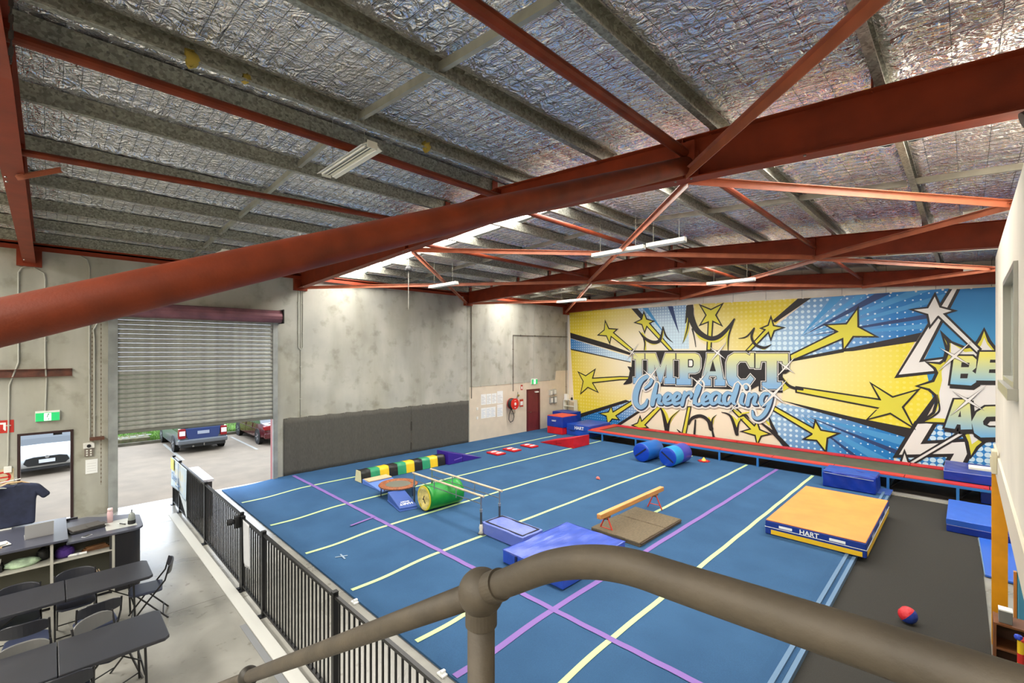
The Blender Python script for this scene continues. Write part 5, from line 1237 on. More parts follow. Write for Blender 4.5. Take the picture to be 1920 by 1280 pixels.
# red signs and boxes
def sign(name, label, y, z, w_, h_, col, inner=None, x=WX):
    t = T(name, label, 'sign', (x, y, z)); O('plate', MB().bb(0.002, 0.008, -w_ / 2, w_ / 2, 0, h_), M('sign_%d_%d_%d' % col, col, 0.5), t)
    if inner: inner(t)
    return t
def ext_icon(t):
    O('white_symbol', MB().bb(0.008, 0.010, -0.1, 0.03, 0.05, 0.23), PAPER, t)
    O('red_symbol', MB().bb(0.010, 0.012, -0.06, -0.01, 0.07, 0.19).bb(0.010, 0.012, -0.075, 0.005, 0.05, 0.075), SIGNR, t)
sign('fire_sign', 'red fire equipment sign at the far left edge of the concrete wall', -0.72, 2.18, 0.30, 0.28, (186, 40, 30), ext_icon)
t = sign('warning_sign', 'faded beige sign with a red ring symbol left of the side doorway', -0.74, 1.02, 0.34, 0.36, (196, 180, 146), None)
O('red_ring', MB().lathe([(0.09, 0.008), (0.13, 0.008), (0.13, 0.011), (0.09, 0.011)], (0, 0, 0.18), 20, 'X').bb(0.008, 0.011, -0.1, 0.1, 0.165, 0.195), SIGNR, t)
t = T('switch_box', 'white switch box below the conduit left of the side doorway', 'switch', (WX, -0.66, 1.30)); O('box_body', MB().bb(0.002, 0.05, -0.06, 0.06, 0, 0.14), WHT, t, bevel=0.006)
t = T('door_control', 'shutter isolator with dark dial and key buttons between doorway and shutter', 'switch', (WX, 0.66, 1.5))
O('box_body', MB().bb(0.002, 0.06, -0.1, 0.1, 0.14, 0.27), WHT, t, bevel=0.006); O('dial', MB().lathe([(0, 0.06), (0.04, 0.06), (0.04, 0.08), (0, 0.08)], (0, 0, 0.2), 12, 'X'), BLKP, t)
O('button_block', MB().bb(0.002, 0.05, -0.08, 0.08, -0.05, 0.13), M('taupe_plastic', (120, 110, 100), 0.5), t)
b_ = MB()
for i in range(3):
    for j in (-1, 1): b_.lathe([(0, 0.05), (0.018, 0.05), (0.018, 0.062), (0, 0.062)], (0, j * 0.035, -0.02 + i * 0.055), 8, 'X')
o = O('buttons', b_, WHT, t); o['kind'] = 'stuff'
t = T('notice_card', 'white laminated notice hanging under the shutter isolator', 'notice', (WX, 0.71, 1.02)); O('card', MB().bb(0.004, 0.01, -0.11, 0.11, 0, 0.34), PAPER, t)
O('lines', MB().bb(0.010, 0.011, -0.08, 0.08, 0.06, 0.064).bb(0.010, 0.011, -0.08, 0.08, 0.12, 0.124).bb(0.010, 0.011, -0.08, 0.08, 0.18, 0.184).bb(0.010, 0.011, -0.08, 0.08, 0.24, 0.244), M('grey_print', (150, 150, 150)), t)
# posters
pg = [(13.42, 1.62), (13.74, 1.62), (14.06, 1.62), (14.42, 1.62), (13.42, 1.02), (13.72, 1.02), (14.0, 1.02), (14.42, 1.02)]
for i, (y, z) in enumerate(pg):
    w_, h_ = (0.29, 0.46) if i % 4 != 3 else (0.36, 0.56)
    row = 'upper' if i < 4 else 'lower'; pos = ['leftmost', 'second', 'third', 'rightmost'][i % 4]
    t = T('wall_poster', 'white poster on the beige wall, %s in the %s row beside the hose reel' % (pos, row), 'poster', (WX + 0.008, y, z - 0.02 if i % 4 == 3 else z), group='white posters beside the hose reel')
    O('sheet', MB().bb(0.001, 0.004, -w_ / 2, w_ / 2, 0, h_), PAPER, t)
    m = MB()
    for k in range(6): m.bb(0.004, 0.005, -w_ / 2 + 0.03, w_ / 2 - 0.03 - 0.05 * ((k + i) % 3), 0.06 + k * 0.06, 0.072 + k * 0.06)
    O('print_lines', m, M('pale_blue_print', (156, 176, 206)) if i >= 4 else M('grey_print', (150, 150, 150)), t)
for y, z, lb in ((13.05, 1.42, 'upper'), (13.05, 1.02, 'lower')):
    t = T('wall_switch', 'small white %s wall switch left of the posters' % lb, 'switch', (WX + 0.008, y, z)); O('plate', MB().bb(0, 0.02, -0.05, 0.05, 0, 0.12), WHT, t, bevel=0.004); O('rocker', MB().bb(0.02, 0.026, -0.015, 0.015, 0.04, 0.08), PAPER, t)
# hose reel
t = T('fire_hose_reel', 'red fire hose reel with black hose hanging on the beige wall', 'hose reel', (WX + 0.008, 15.05, 1.55))
RR = M('reel_red', (206, 40, 26), 0.35)
O('side_disc', MB().lathe([(0.0, 0.33), (0.08, 0.335), (0.24, 0.325), (0.255, 0.33), (0.255, 0.35), (0.24, 0.345), (0.08, 0.36), (0, 0.36)], n=28, axis='X'), RR, t)
O('side_disc', MB().lathe([(0.0, 0.08), (0.255, 0.08), (0.255, 0.1), (0, 0.1)], n=28, axis='X'), RR, t)
O('hose_coil', MB().lathe([(0.1, 0.1), (0.24, 0.1), (0.25, 0.14), (0.235, 0.16), (0.25, 0.19), (0.235, 0.215), (0.25, 0.25), (0.235, 0.28), (0.245, 0.325), (0.1, 0.33)], n=24, axis='X'), M('black_hose', (24, 24, 24), 0.5), t)
O('hub', MB().lathe([(0, 0.36), (0.07, 0.36), (0.06, 0.375), (0, 0.38)], n=16, axis='X'), WHT, t)
O('stickers', MB().bb(0.352, 0.354, -0.04, 0.04, 0.13, 0.16).bb(0.352, 0.354, -0.04, 0.04, -0.18, -0.15), PAPER, t)
O('wall_bracket', MB().bb(0.0, 0.09, -0.05, 0.05, -0.2, 0.2), BLKP, t)
O('hose_tail', MB().tube([(0.2, -0.12, -0.22), (0.16, -0.2, -0.5), (0.12, -0.18, -0.72), (0.1, -0.06, -0.86), (0.1, 0.1, -0.82), (0.12, 0.16, -0.62), (0.12, 0.1, -0.42), (0.1, 0.02, -0.3)], 0.016, 8), M('black_hose', (24, 24, 24)), t, smooth=True)
O('nozzle', MB().tube([(0.1, 0.02, -0.3), (0.1, 0.0, -0.18)], 0.022, 8), BLKP, t)
t = T('hose_valve', 'brass stop valve and pipework beside the hose reel', 'valve', (WX + 0.008, 15.45, 1.05))
BR = M('tarnished_brass', (170, 150, 90), 0.4, 0.6)
O('riser', MB().tube([(0.04, -0.35, 0.02), (0.04, -0.1, 0.02), (0.04, -0.08, 0.5), (0.04, 0.1, 0.9), (0.04, 0.1, 1.0)], 0.012, 8), STEEL, t)
O('valve_body', MB().lathe([(0, 0), (0.035, 0), (0.045, 0.05), (0.03, 0.1), (0, 0.1)], (0.05, 0.1, 0.78), 10), BR, t); O('hand_wheel', MB().lathe([(0.03, 0), (0.05, 0), (0.05, 0.012), (0.03, 0.012)], (0.09, 0.1, 0.84), 12, 'X'), BR, t)
O('tap', MB().tube([(0.02, 0.18, 0.32), (0.1, 0.18, 0.36), (0.12, 0.2, 0.28)], 0.012, 8), STEEL, t)
def red_sheet(t):
    O('white_text_block', MB().bb(0.008, 0.010, -0.08, 0.1, 0.08, 0.26), PAPER, t)
sign('fire_sign', 'small red hose reel instruction sign between the reel and the maroon door', 15.83, 1.32, 0.26, 0.36, (178, 60, 40), red_sheet, WX + 0.008)
sign('fire_sign', 'small red location marker high on the beige wall left of the exit sign', 15.85, 2.12, 0.14, 0.24, (190, 60, 40), lambda t: O('white_symbol', MB().bb(0.008, 0.010, -0.035, 0.035, 0.05, 0.17), PAPER, t), WX + 0.008)
for i, (y, z, w_, h_, lb) in enumerate([(17.95, 1.72, .2, .28, 'upper left'), (18.25, 1.75, .2, .28, 'upper right'), (17.98, 1.32, .22, .3, 'lower left'), (18.28, 1.3, .22, .34, 'lower right')]):
    t = T('electrical_box', 'grey electrical box right of the maroon door, %s of four' % lb, 'power box', (WX + 0.008, y, z), group='electrical boxes by the maroon door')
    O('box_body', MB().bb(0, 0.1, -w_ / 2, w_ / 2, 0, h_), M('box_grey', (176, 176, 166), 0.5) if i < 2 else M('box_grey2', (140, 142, 136), 0.5), t, bevel=0.008)
    O('cover', MB().bb(0.1, 0.106, -w_ / 2 + 0.03, w_ / 2 - 0.03, 0.04, h_ - 0.04), WHT, t)
    O('tail_conduit', MB().tube([(0.03, 0, 0), (0.03, 0, -0.08)], 0.01, 6), CONDUIT, t)

# ------------------------------------------------------------------ black pool-style fence
FY = 2.27
def balu():
    m = MB().bb(-0.009, 0.009, -0.009, 0.009, 0.09, 1.20).mesh('baluster'); m.materials.append(BLK); return m
BAL = balu()
def fence(name, label, cat, x0, x1, posts, n, z1=1.24, ysh=0.0):
    t = T(name, label, cat, (x0, FY + ysh, 0)); L = x1 - x0
    O('top_rail', MB().bb(0.0, L, -0.02, 0.02, z1 - 0.03, z1 + 0.005), BLK, t)
    O('bottom_rail', MB().bb(0.0, L, -0.02, 0.02, 0.07, 0.1), BLK, t)
    for i in range(n):
        o = bpy.data.objects.new('baluster', BAL); COL.objects.link(o); o.parent = t; o.location = (L * (i + 1) / (n + 1), 0, 0.0)
    for px in posts:
        p = O('post', MB().bb(px - 0.03, px + 0.03, -0.03, 0.03, 0.0, z1 + 0.03), BLK, t)
        O('foot_plate', MB().bb(px - 0.06, px + 0.06, -0.07, 0.07, 0, 0.012), BLKP, p)
        O('post_cap', MB().bb(px - 0.033, px + 0.033, -0.033, 0.033, z1 + 0.03, z1 + 0.04), BLKP, p)
    return t
fence('metal_fence', 'short outermost black fence panel in the doorway carrying the printed banner', 'fence', -14.67, -13.87, [0.03], 6)
fence('metal_fence', 'black railing panel in front of the low steel cabinet', 'fence', -13.83, -11.23, [0.0], 20)
fence('metal_fence', 'black railing panel between the cabinet and the gate post with the black latch', 'fence', -11.19, -8.66, [0.0, 2.53], 21)
fence('fence_gate', 'narrow black gate in the fence with a sheet of paper tied to it', 'gate', -8.58, -7.60, [0.0, ], 8, 1.2)
fence('metal_fence', 'black railing panel right after the narrow gate', 'fence', -7.53, -5.14, [0.0], 20)
fence('metal_fence', 'black railing panel nearest the foreground handrail', 'fence', -5.08, -2.60, [0.0, 2.46], 20)
t = T('gate_latch', 'black knob-shaped magnetic latch on the gate post', 'latch', (-8.66, FY - 0.03, 1.14)); O('body', MB().bb(-0.04, 0.04, -0.08, 0.0, -0.1, 0.1), BLKP, t, bevel=0.01); O('knob', MB().lathe([(0, -0.2), (0.05, -0.18), (0.055, -0.12), (0.03, -0.08)], (0, 0, 0.02), 12, 'Y'), BLKP, t)
O('joint', MB().bb(-0.02, 0.02, -0.1, -0.08, -0.02, 0.04), BLKP, t)
def sheetmesh(w_, h_, amp, seed, nx=10, nz=14):
    rs = random.Random(seed); a = rs.uniform(0, 6); vs = []; fs = []
    for i in range(nx + 1):
        for j in range(nz + 1): vs.append((w_ * i / nx - w_ / 2, amp * math.sin(i * 0.7 + a) * (1 - j / nz) - 0.002, h_ * j / nz))
    for i in range(nx):
        for j in range(nz): q = i * (nz + 1) + j; fs.append((q, q + nz + 1, q + nz + 2, q + 1))
    return MB().add(vs, fs)
t = T('paper_notice', 'long pale sheet of paper hanging on the narrow gate', 'notice', (-8.3, FY - 0.03, 0.5)); o = O('sheet', sheetmesh(0.33, 0.72, 0.012, 4), M('grey_paper', (190, 192, 196), 0.8), t, smooth=True); o.modifiers.new('s', 'SOLIDIFY').thickness = 0.002
t = T('fence_banner', 'drooping banner with pale yellow and blue print tied to the outermost fence panel', 'banner', (-13.75, FY - 0.038, 0.50))
o = O('cloth', sheetmesh(1.82, 0.74, 0.02, 6), print_mat('fence_banner_print', (222, 230, 236), (186, 206, 224), centre=(0, 0.4), r0=0.1, r1=0.8, dots=(232, 214, 130, 0.35), dsize=0.3, d0=0.5, d1=0.1), t, smooth=True); o.modifiers.new('s', 'SOLIDIFY').thickness = 0.002
bl = MB(); rs = random.Random(3)
O('corner_print', MB().bb(-0.9, -0.5, -0.03, -0.026, 0.45, 0.73), M('pale_yellow_print', (226, 214, 120), 0.7), t)
text('lettering', 'Cheer', 0.26, M('grey_blue_print', (108, 140, 180), 0.7), t, frame_m((-0.45, -0.032, 0.3), (1, 0, 0), (0, 0, 1)), 0.003)
O('print_marks', MB().bb(0.05, 0.1, -0.03, -0.026, 0.1, 0.75).bb(-0.1, 0.3, -0.03, -0.026, 0.2, 0.23).bb(-0.3, 0.2, -0.03, -0.026, 0.12, 0.14), M('grey_blue_print', (108, 140, 180)), t)
O('hanging_tail', MB().prism([(0.1, 0.02), (0.91, 0.02), (0.95, -0.38), (0.75, -0.28)], -0.01, -0.007, 'Y'), M('pale_cloth', (196, 206, 214), 0.7), t)
t = T('steel_cabinet', 'low dark steel cabinet with pale top behind the fence', 'cabinet', (-13.75, 2.62, 0))
O('body', MB().bb(-0.75, 0.85, -0.1, 0.13, 0.02, 0.86), M('dark_brown_steel', (52, 46, 46), 0.4), t, bevel=0.008)
O('top', MB().bb(-0.78, 0.88, -0.13, 0.16, 0.86, 0.92), M('pale_top', (206, 204, 212), 0.35), t, bevel=0.006)
O('door_panel', MB().bb(-0.7, 0.02, -0.108, -0.1, 0.06, 0.82), M('dark_brown_steel', (52, 46, 46)), t); O('door_panel', MB().bb(0.06, 0.8, -0.108, -0.1, 0.06, 0.82), M('dark_brown_steel', (52, 46, 46)), t)
ks = O('floor_trim', MB().bb(-13.8, -2.6, FY - 0.24, FY - 0.075, 0.0, 0.012), M('pale_floor_strip', (196, 196, 190), 0.5)); ks['kind'] = 'structure'
ks = O('floor_trim', MB().bb(-7.5, -2.6, FY - 0.33, FY - 0.25, 0.0, 0.004), M('grey_strip', (124, 126, 128), 0.6)); ks['kind'] = 'structure'
for i, (x, y) in enumerate([(-6.9, 3.42), (-4.6, 3.42)]):
    t = T('floor_bracket', 'small white %s bracket at the edge of the blue floor by the fence' % ('farther' if i == 0 else 'nearer'), 'bracket', (x, y, 0)); O('plate', MB().bb(-0.06, 0.06, -0.05, 0.05, 0, 0.02), PAPER, t); O('lug', MB().bb(-0.02, 0.02, -0.03, 0.03, 0.02, 0.05), PAPER, t)

# ------------------------------------------------------------------ folding tables
TT = M('charcoal_table_top', (40, 41, 47), 0.36, var=0.06, vscale=3, bump=0.1, bscale=200)
def table(label, x0, x1, y0, y1, h=0.74):
    t = T('folding_table', label, 'table', ((x0 + x1) / 2, (y0 + y1) / 2, 0)); a = (x1 - x0) / 2; b = (y1 - y0) / 2
    def half(s_):
        pts = [(-a, 0.004 * s_), (-a, s_ * (b - 0.05)), (-a + 0.05, s_ * b), (a - 0.05, s_ * b), (a, s_ * (b - 0.05)), (a, 0.004 * s_)]
        return MB().prism(pts, h - 0.04, h, 'Z')
    for s_ in (-1, 1):
        O('tabletop_half', half(s_), TT, t, bevel=0.008)
    for s_ in (-1, 1):
        y = s_ * (b - 0.22)
        for sx in (-1, 1):
            O('leg', MB().tube([(sx * (a - 0.06), y, h - 0.04), (sx * (a - 0.07), y + s_ * 0.02, 0)], 0.013, 8), BLKP, t)
        O('cross_bar', MB().tube([(-a + 0.06, y, 0.38), (a - 0.06, y, 0.38)], 0.010, 6), BLKP, t)
        O('folding_brace', MB().tube([(0, y, 0.38), (0, y - s_ * 0.42, h - 0.045)], 0.008, 6), BLKP, t)
    O('centre_hinge', MB().bb(-a + 0.04, a - 0.04, -0.03, 0.03, h - 0.055, h - 0.04), BLKP, t)
table('folding table nearer the counter, farther from the camera', -9.11, -8.39, -0.77, 1.06)
table('folding table nearest the camera at the bottom left corner', -7.25, -6.47, -0.86, 0.97)
# folding chairs
SEATM = M('slate_vinyl', (48, 54, 74), 0.35); FRM = M('chair_frame_black', (18, 18, 22), 0.35); BKG = M('grey_backrest', (98, 98, 96), 0.4)
def chair(label, x, y, rz, backm=None):
    """chair faces local +x"""
    t = T('folding_chair', label, 'chair', (x, y, 0), rz, group='folding chairs at the tables')
    W2 = 0.215
    O('seat', MB().prism([(-0.19, -0.17), (-0.19, 0.17), (-0.12, 0.205), (0.13, 0.205), (0.2, 0.15), (0.215, 0), (0.2, -0.15), (0.13, -0.205), (-0.12, -0.205)], 0.42, 0.455, 'Z'), SEATM, t, bevel=0.014, seg=3)
    vs = []; fs = []
    NI = 10
    for k in range(2):
        for i in range(NI + 1):
            u = i / NI * 2 - 1; y_ = u * 0.215; bow = -0.05 * (1 - u * u)
            top = 0.81 - 0.05 * abs(u) ** 4; bot = 0.64 + 0.02 * abs(u) ** 3
            for z_ in (bot, top): vs.append((-0.225 + bow - (z_ - 0.6) * 0.16 - 0.022 * k, y_, z_))
    n = 2 * (NI + 1)
    for i in range(NI):
        a = 2 * i; fs += [(a, a + 2, a + 3, a + 1), (n + a, n + a + 1, n + a + 3, n + a + 2), (a + 1, a + 3, n + a + 3, n + a + 1), (a, n + a, n + a + 2, a + 2)]
    fs += [(0, 1, n + 1, n), (2 * NI, n + 2 * NI, n + 2 * NI + 1, 2 * NI + 1)]
    O('backrest', MB().add(vs, fs), backm or M('backrest_dark', (34, 36, 44), 0.35), t, bevel=0.008)
    for s_ in (-1, 1):
        O('leg', MB().tube([(-0.27, s_ * W2, 0.78), (-0.22, s_ * W2, 0.58), (0.0, s_ * W2, 0.30), (0.22, s_ * W2, 0.0)], 0.012, 8), FRM, t)
        O('leg', MB().tube([(0.10, s_ * (W2 - 0.025), 0.425), (-0.26, s_ * (W2 - 0.025), 0.0)], 0.011, 8), FRM, t)
    O('stretcher', MB().tube([(-0.20, -W2 + 0.03, 0.08), (-0.20, W2 - 0.03, 0.08)], 0.009, 6), FRM, t)
    O('stretcher', MB().tube([(0.17, -W2, 0.07), (0.17, W2, 0.07)], 0.009, 6), FRM, t)
    return t
chair('black folding chair tucked in at the right-hand end of the far table', -8.73, 1.02, -PI / 2 - 0.15)
chair('folding chair on the counter side of the far table, nearer its right end', -8.98, 0.26, 0.0)
chair('folding chair on the counter side of the far table at the left picture edge', -8.90, -0.30, 0.05)
chair('folding chair at the left edge with its back to the near table', -8.15, -0.20, PI - 0.08)
chair('dark folding chair facing the far table behind the askew grey-backed chair', -8.12, 0.42, PI + 0.1)
chair('grey-backed folding chair turned askew between the two tables', -7.22, 0.50, 0.55, BKG)
chair('grey-backed folding chair pushed under the near table at the left edge', -7.02, -0.20, 0.05, BKG)
chair('folding chair on the near side of the near table at the bottom edge', -6.60, 0.10, PI)

# ------------------------------------------------------------------ reception counter
t = T('reception_counter', 'dark reception counter with curved black end and open shelves', 'counter', (-10.6, 0, 0))
CT = M('counter_top_dark', (74, 76, 88), 0.28, spec=0.6); CB = M('counter_black', (22, 22, 28), 0.4); SHF = M('shelf_pale', (170, 168, 158), 0.6); BK = M('shelf_back', (92, 92, 82), 0.7)
def cpoly(y0, y1, ins=0.0, curve=True):
    xf = 0.6 - ins; xb = -0.85 + ins
    pts = [(xf, y0), (xf, y1 - 0.18)]
    if curve: pts += [(xf - 0.18 + 0.18 * math.cos(a), y1 - 0.18 + 0.18 * math.sin(a)) for a in [k * PI / 12 for k in range(1, 7)]] + [(-0.2, y1 + 0.02), (-0.38, y1 - 0.12), (-0.55, y1 - 0.5), (-0.7, y0 + 0.3), (-0.72, y0)]
    else: pts = [(xf, y0), (xf, y1), (-0.72, y1), (-0.8, y0)]
    return pts
O('low_top', MB().prism(cpoly(0.18, 1.14), 0.955, 0.99, 'Z'), CT, t, bevel=0.004)
O('high_top', MB().prism([(0.62, -1.9), (0.62, 0.2), (-0.72, 0.2), (-0.85, -1.9)], 1.02, 1.055, 'Z'), CT, t, bevel=0.004)
# curved end panel
arc = [(0.42 + 0.16 * math.cos(a), 0.94 + 0.16 * math.sin(a)) for a in [k * PI / 16 for k in range(0, 9)]]
outer = [(0.58, 0.72)] + arc + [(-0.2, 1.12), (-0.36, 1.0), (-0.53, 0.62), (-0.68, 0.3)]
inner = [(x * 0.96, y - 0.03) for x, y in outer[::-1]]
O('curved_end_panel', MB().prism(outer + inner, 0.0, 0.955, 'Z'), CB, t)
O('outer_panel', MB().bb(-0.74, -0.70, -1.85, 0.35, 0, 1.02), CB, t)
O('back_board', MB().bb(0.14, 0.16, -1.85, 0.74, 0.0, 0.955), BK, t)
for y_ in (-1.85, -0.92, 0.0, 0.72): O('divider', MB().bb(0.16, 0.585, y_, y_ + 0.035, 0.0, 0.955 if y_ > 0.1 else 1.02), SHF, t)
for a, b in ((-1.81, -0.92), (-0.885, 0.0), (0.035, 0.72)):
    for z_ in (0.05, 0.42, 0.70):
        if z_ == 0.42: continue
        O('shelf_board', MB().bb(0.16, 0.58, a, b, z_, z_ + 0.02), SHF, t)
O('plinth', MB().bb(0.2, 0.55, -1.85, 0.72, 0.0, 0.05), CB, t)
zc = 0.991
# things on the counter
t = T('laptop', 'open silver laptop with its lid towards the side doorway, on the counter', 'laptop', (-10.55, -0.12, 1.056), PI / 2 + 1.45)
AL = M('aluminium', (196, 196, 194), 0.35, 0.4)
O('base', MB().bb(-0.16, 0.16, -0.24, 0.0, 0, 0.014), AL, t, bevel=0.003)
O('keyboard', MB().bb(-0.14, 0.14, -0.17, -0.04, 0.014, 0.016), BLKP, t)
O('lid', MB().bar((0, 0.0, 0.012), (0, 0.05, 0.23), 0.008, 0.32), AL, t)
O('screen', MB().bar((0, -0.006, 0.022), (0, 0.043, 0.222), 0.003, 0.30), M('screen_dark', (40, 44, 52), 0.2), t)
t.rotation_euler = (0, 0, -PI / 2 + 0.06); t.location = (-10.40, -0.12, 1.056)
t = T('document_case', 'stack of black document cases on the low counter top', 'case', (-10.55, 0.42, zc), 0.25)
O('lower_case', MB().bb(-0.16, 0.16, -0.22, 0.22, 0, 0.03), BLKP, t, bevel=0.008); O('upper_case', MB().bb(-0.14, 0.15, -0.20, 0.21, 0.031, 0.055), M('worn_leather', (70, 66, 62), 0.5), t, bevel=0.006); O('flap', MB().bb(0.02, 0.16, 0.0, 0.24, 0.056, 0.062), M('worn_leather', (70, 66, 62)), t)
t = T('phone', 'pale phone lying on the edge of the low counter top', 'phone', (-10.13, 0.42, zc), 0.7); O('body', MB().bb(-0.035, 0.035, -0.065, 0.065, 0, 0.01), M('pale_grey_plastic', (176, 178, 184), 0.3), t, bevel=0.004); O('screen', MB().bb(-0.03, 0.03, -0.055, 0.055, 0.01, 0.0105), M('screen_dark', (40, 44, 52)), t)
t = T('desk_mat', 'translucent desk mat with drawings on the low counter top', 'mat', (-10.42, 0.82, zc), 0.0); O('sheet', MB().bb(-0.28, 0.24, -0.16, 0.24, 0, 0.003), M('pale_grey_mat', (176, 178, 172), 0.3), t); O('scribble', MB().tube([(-0.1, 0.0, 0.004), (0.0, 0.05, 0.004), (-0.05, 0.12, 0.004), (0.08, 0.16, 0.004)], 0.003, 4), PAPER, t)
t = T('drink_bottle', 'clear pink drink bottle standing on the low counter top', 'bottle', (-10.66, 0.74, zc + 0.003)); O('body', MB().lathe([(0, 0), (0.04, 0), (0.042, 0.16), (0.036, 0.19), (0.036, 0.2), (0, 0.2)], n=18), M('pink_plastic', (214, 180, 184), 0.2), t, smooth=True); O('cap', MB().lathe([(0.034, 0.2), (0.038, 0.2), (0.036, 0.245), (0, 0.25)], n=18), M('pale_pink_cap', (232, 200, 200), 0.4), t, smooth=True)
t = T('marker_pen', 'dark marker pen on the translucent desk mat', 'pen', (-10.38, 0.88, zc + 0.012), 0.5); O('barrel', MB().tube([(-0.06, 0, 0), (0.04, 0, 0)], 0.008, 8), BLKP, t); O('cap', MB().tube([(0.04, 0, 0), (0.07, 0, 0)], 0.009, 8), BLKP, t)
t = T('tape_dispenser', 'grey and black spray dispenser at the curved counter end', 'dispenser', (-10.32, 1.0, zc)); O('body', MB().lathe([(0, 0), (0.05, 0), (0.052, 0.1), (0.04, 0.17), (0.015, 0.2), (0, 0.2)], n=16), M('grey_plastic', (128, 134, 130), 0.3), t, smooth=True); O('spout', MB().tube([(0, 0, 0.2), (0.0, 0, 0.24), (0.05, 0, 0.245)], 0.008, 6), BLKP, t); O('black_band', MB().lathe([(0.051, 0.0), (0.055, 0.01), (0.055, 0.06), (0.051, 0.07)], n=16), BLKP, t)
t = T('paper_pile', 'loose papers and a cardboard flap left of the laptop', 'papers', (-10.3, -0.62, 1.056), 0.2)
for i in range(4): O('sheet', MB().box((random.uniform(-.05, .05), random.uniform(-.05, .05), 0.004 + i * 0.012), (0.22, 0.3, 0.01), rz=random.uniform(-.5, .5)), PAPER if i % 2 else M('card_brown', (178, 150, 110), 0.8), t)
# shirt on a hanger on a white rack
t = T('display_rack', 'white wire display rack holding the dark shirt', 'rack', (-11.35, -0.5, 1.056))
O('pole', MB().tube([(0, -0.12, 0), (0, -0.12, 0.95)], 0.01, 8), WHT, t); O('pole', MB().tube([(-0.1, -0.3, 0), (0.25, -0.2, 0.75)], 0.012, 8), WHT, t)
O('arm', MB().tube([(0, -0.4, 0.72), (0, 0.15, 0.78)], 0.01, 6), WHT, t); O('arm', MB().tube([(0.2, -0.4, 0.75), (0.1, 0.1, 0.66)], 0.01, 6), WHT, t); O('base', MB().bb(-0.15, 0.15, -0.35, 0.05, 0, 0.012), WHT, t)
t = T('dark_shirt', 'navy short-sleeved shirt hanging on the rack by the side doorway', 'shirt', (-11.28, -0.42, 1.07))
t.scale = (1.2, 1.2, 1.15)
out = [(-0.2, 0.0), (-0.21, 0.35), (-0.22, 0.42), (-0.28, 0.34), (-0.36, 0.40), (-0.24, 0.57), (-0.08, 0.62), (0, 0.60), (0.08, 0.62), (0.24, 0.57), (0.36, 0.40), (0.28, 0.34), (0.22, 0.42), (0.21, 0.35), (0.2, 0.0)]
O('shirt_body', MB().prism(out, -0.05, 0.05, 'X'), M('navy_cloth', (38, 44, 66), 0.85, var=0.15, vscale=8, bump=0.6, bscale=8), t, bevel=0.03, seg=3)
O('collar', MB().tube([(0.0, -0.08, 0.62), (0.05, 0, 0.585), (0.0, 0.08, 0.62), (-0.05, 0, 0.63), (0.0, -0.08, 0.62)], 0.012, 6), M('navy_cloth', (38, 44, 66)), t)
t = T('wooden_hanger', 'pale wooden coat hanger inside the navy shirt', 'hanger', (-11.28, -0.42, 1.77)); O('bar', MB().tube([(0, -0.2, -0.04), (0, -0.08, 0.03), (0, 0.08, 0.03), (0, 0.2, -0.04)], 0.016, 8), M('hanger_wood', (190, 160, 120), 0.5), t); O('hook', MB().tube([(0, 0, 0.03), (0, 0, 0.09), (0, 0.03, 0.11), (0, 0.04, 0.08)], 0.004, 5), STEEL, t)
t = T('bow_bag', 'pink and white packaged bow hanging on the rack at the left edge', 'package', (-11.1, -0.68, 1.70)); O('pouch', MB().bb(-0.03, 0.03, -0.12, 0.1, 0, 0.18), M('clear_white_bag', (226, 220, 224), 0.3), t, bevel=0.02); O('bow', MB().lathe([(0, 0.03), (0.06, 0.03), (0.06, 0.045), (0, 0.05)], (0, 0, 0.09), 10, 'X'), M('hot_pink', (214, 40, 96), 0.5), t)
# goods on the shelves
def lump(name, label, cat, x, y, z, s_, mat, seed, strap=None):
    t = T(name, label, cat, (x, y, z)); rs = random.Random(seed)
    pr = [(0.001, 0), (0.8, 0.02), (1, 0.3), (0.9, 0.65), (0.55, 0.9), (0.001, 1)]
    mb = MB().lathe(pr, n=16); mb.v = [(a * s_[0] * rs.uniform(.88, 1.05), b * s_[1] * rs.uniform(.88, 1.05), c * s_[2] * rs.uniform(.92, 1.0)) for a, b, c in mb.v]
    O('bundle', mb, mat, t, smooth=True)
    O('fold', MB().tube([(s_[0] * .5, -s_[1] * .7, s_[2] * .75), (s_[0] * .75, 0, s_[2] * .66), (s_[0] * .5, s_[1] * .7, s_[2] * .75)], 0.012, 6), strap or mat, t)
SX = -10.22
lump('folded_fabric', 'mint green and white fabric bundle on the left upper shelf', 'fabric', SX, -0.30, 0.722, (0.13, 0.2, 0.12), M('mint_fabric', (176, 200, 170), 0.8, var=0.15, vscale=12, bump=0.4), 1)
lump('black_purse', 'black strap bundle behind the mint fabric', 'bag', SX - 0.08, -0.08, 0.722, (0.08, 0.08, 0.2), BLKP, 2)
lump('tan_bag', 'crinkled tan paper bag on the bottom left shelf', 'bag', SX, -0.36, 0.072, (0.15, 0.26, 0.22), M('tan_paper', (176, 140, 86), 0.8, var=0.3, vscale=14, bump=0.6), 3)
lump('purple_cloth', 'purple cloth heap on the right upper shelf', 'fabric', SX, 0.16, 0.722, (0.14, 0.12, 0.18), M('purple_cloth', (70, 40, 120), 0.85, bump=0.4), 4)
lump('dark_cloth', 'dark navy clothing heap on the right bottom shelf', 'fabric', SX, 0.22, 0.072, (0.14, 0.15, 0.2), M('navy_cloth', (38, 44, 66)), 5)
lump('cream_pouch', 'cream pouch with wooden sticks on the right bottom shelf', 'bag', SX, 0.55, 0.072, (0.12, 0.15, 0.16), M('cream_cloth', (180, 170, 140), 0.8, bump=0.5), 6)
lump('red_pouch', 'dark red pouch at the left edge of the upper shelf', 'bag', SX, -0.78, 0.722, (0.12, 0.1, 0.14), M('dark_red_cloth', (120, 34, 44), 0.8), 7)
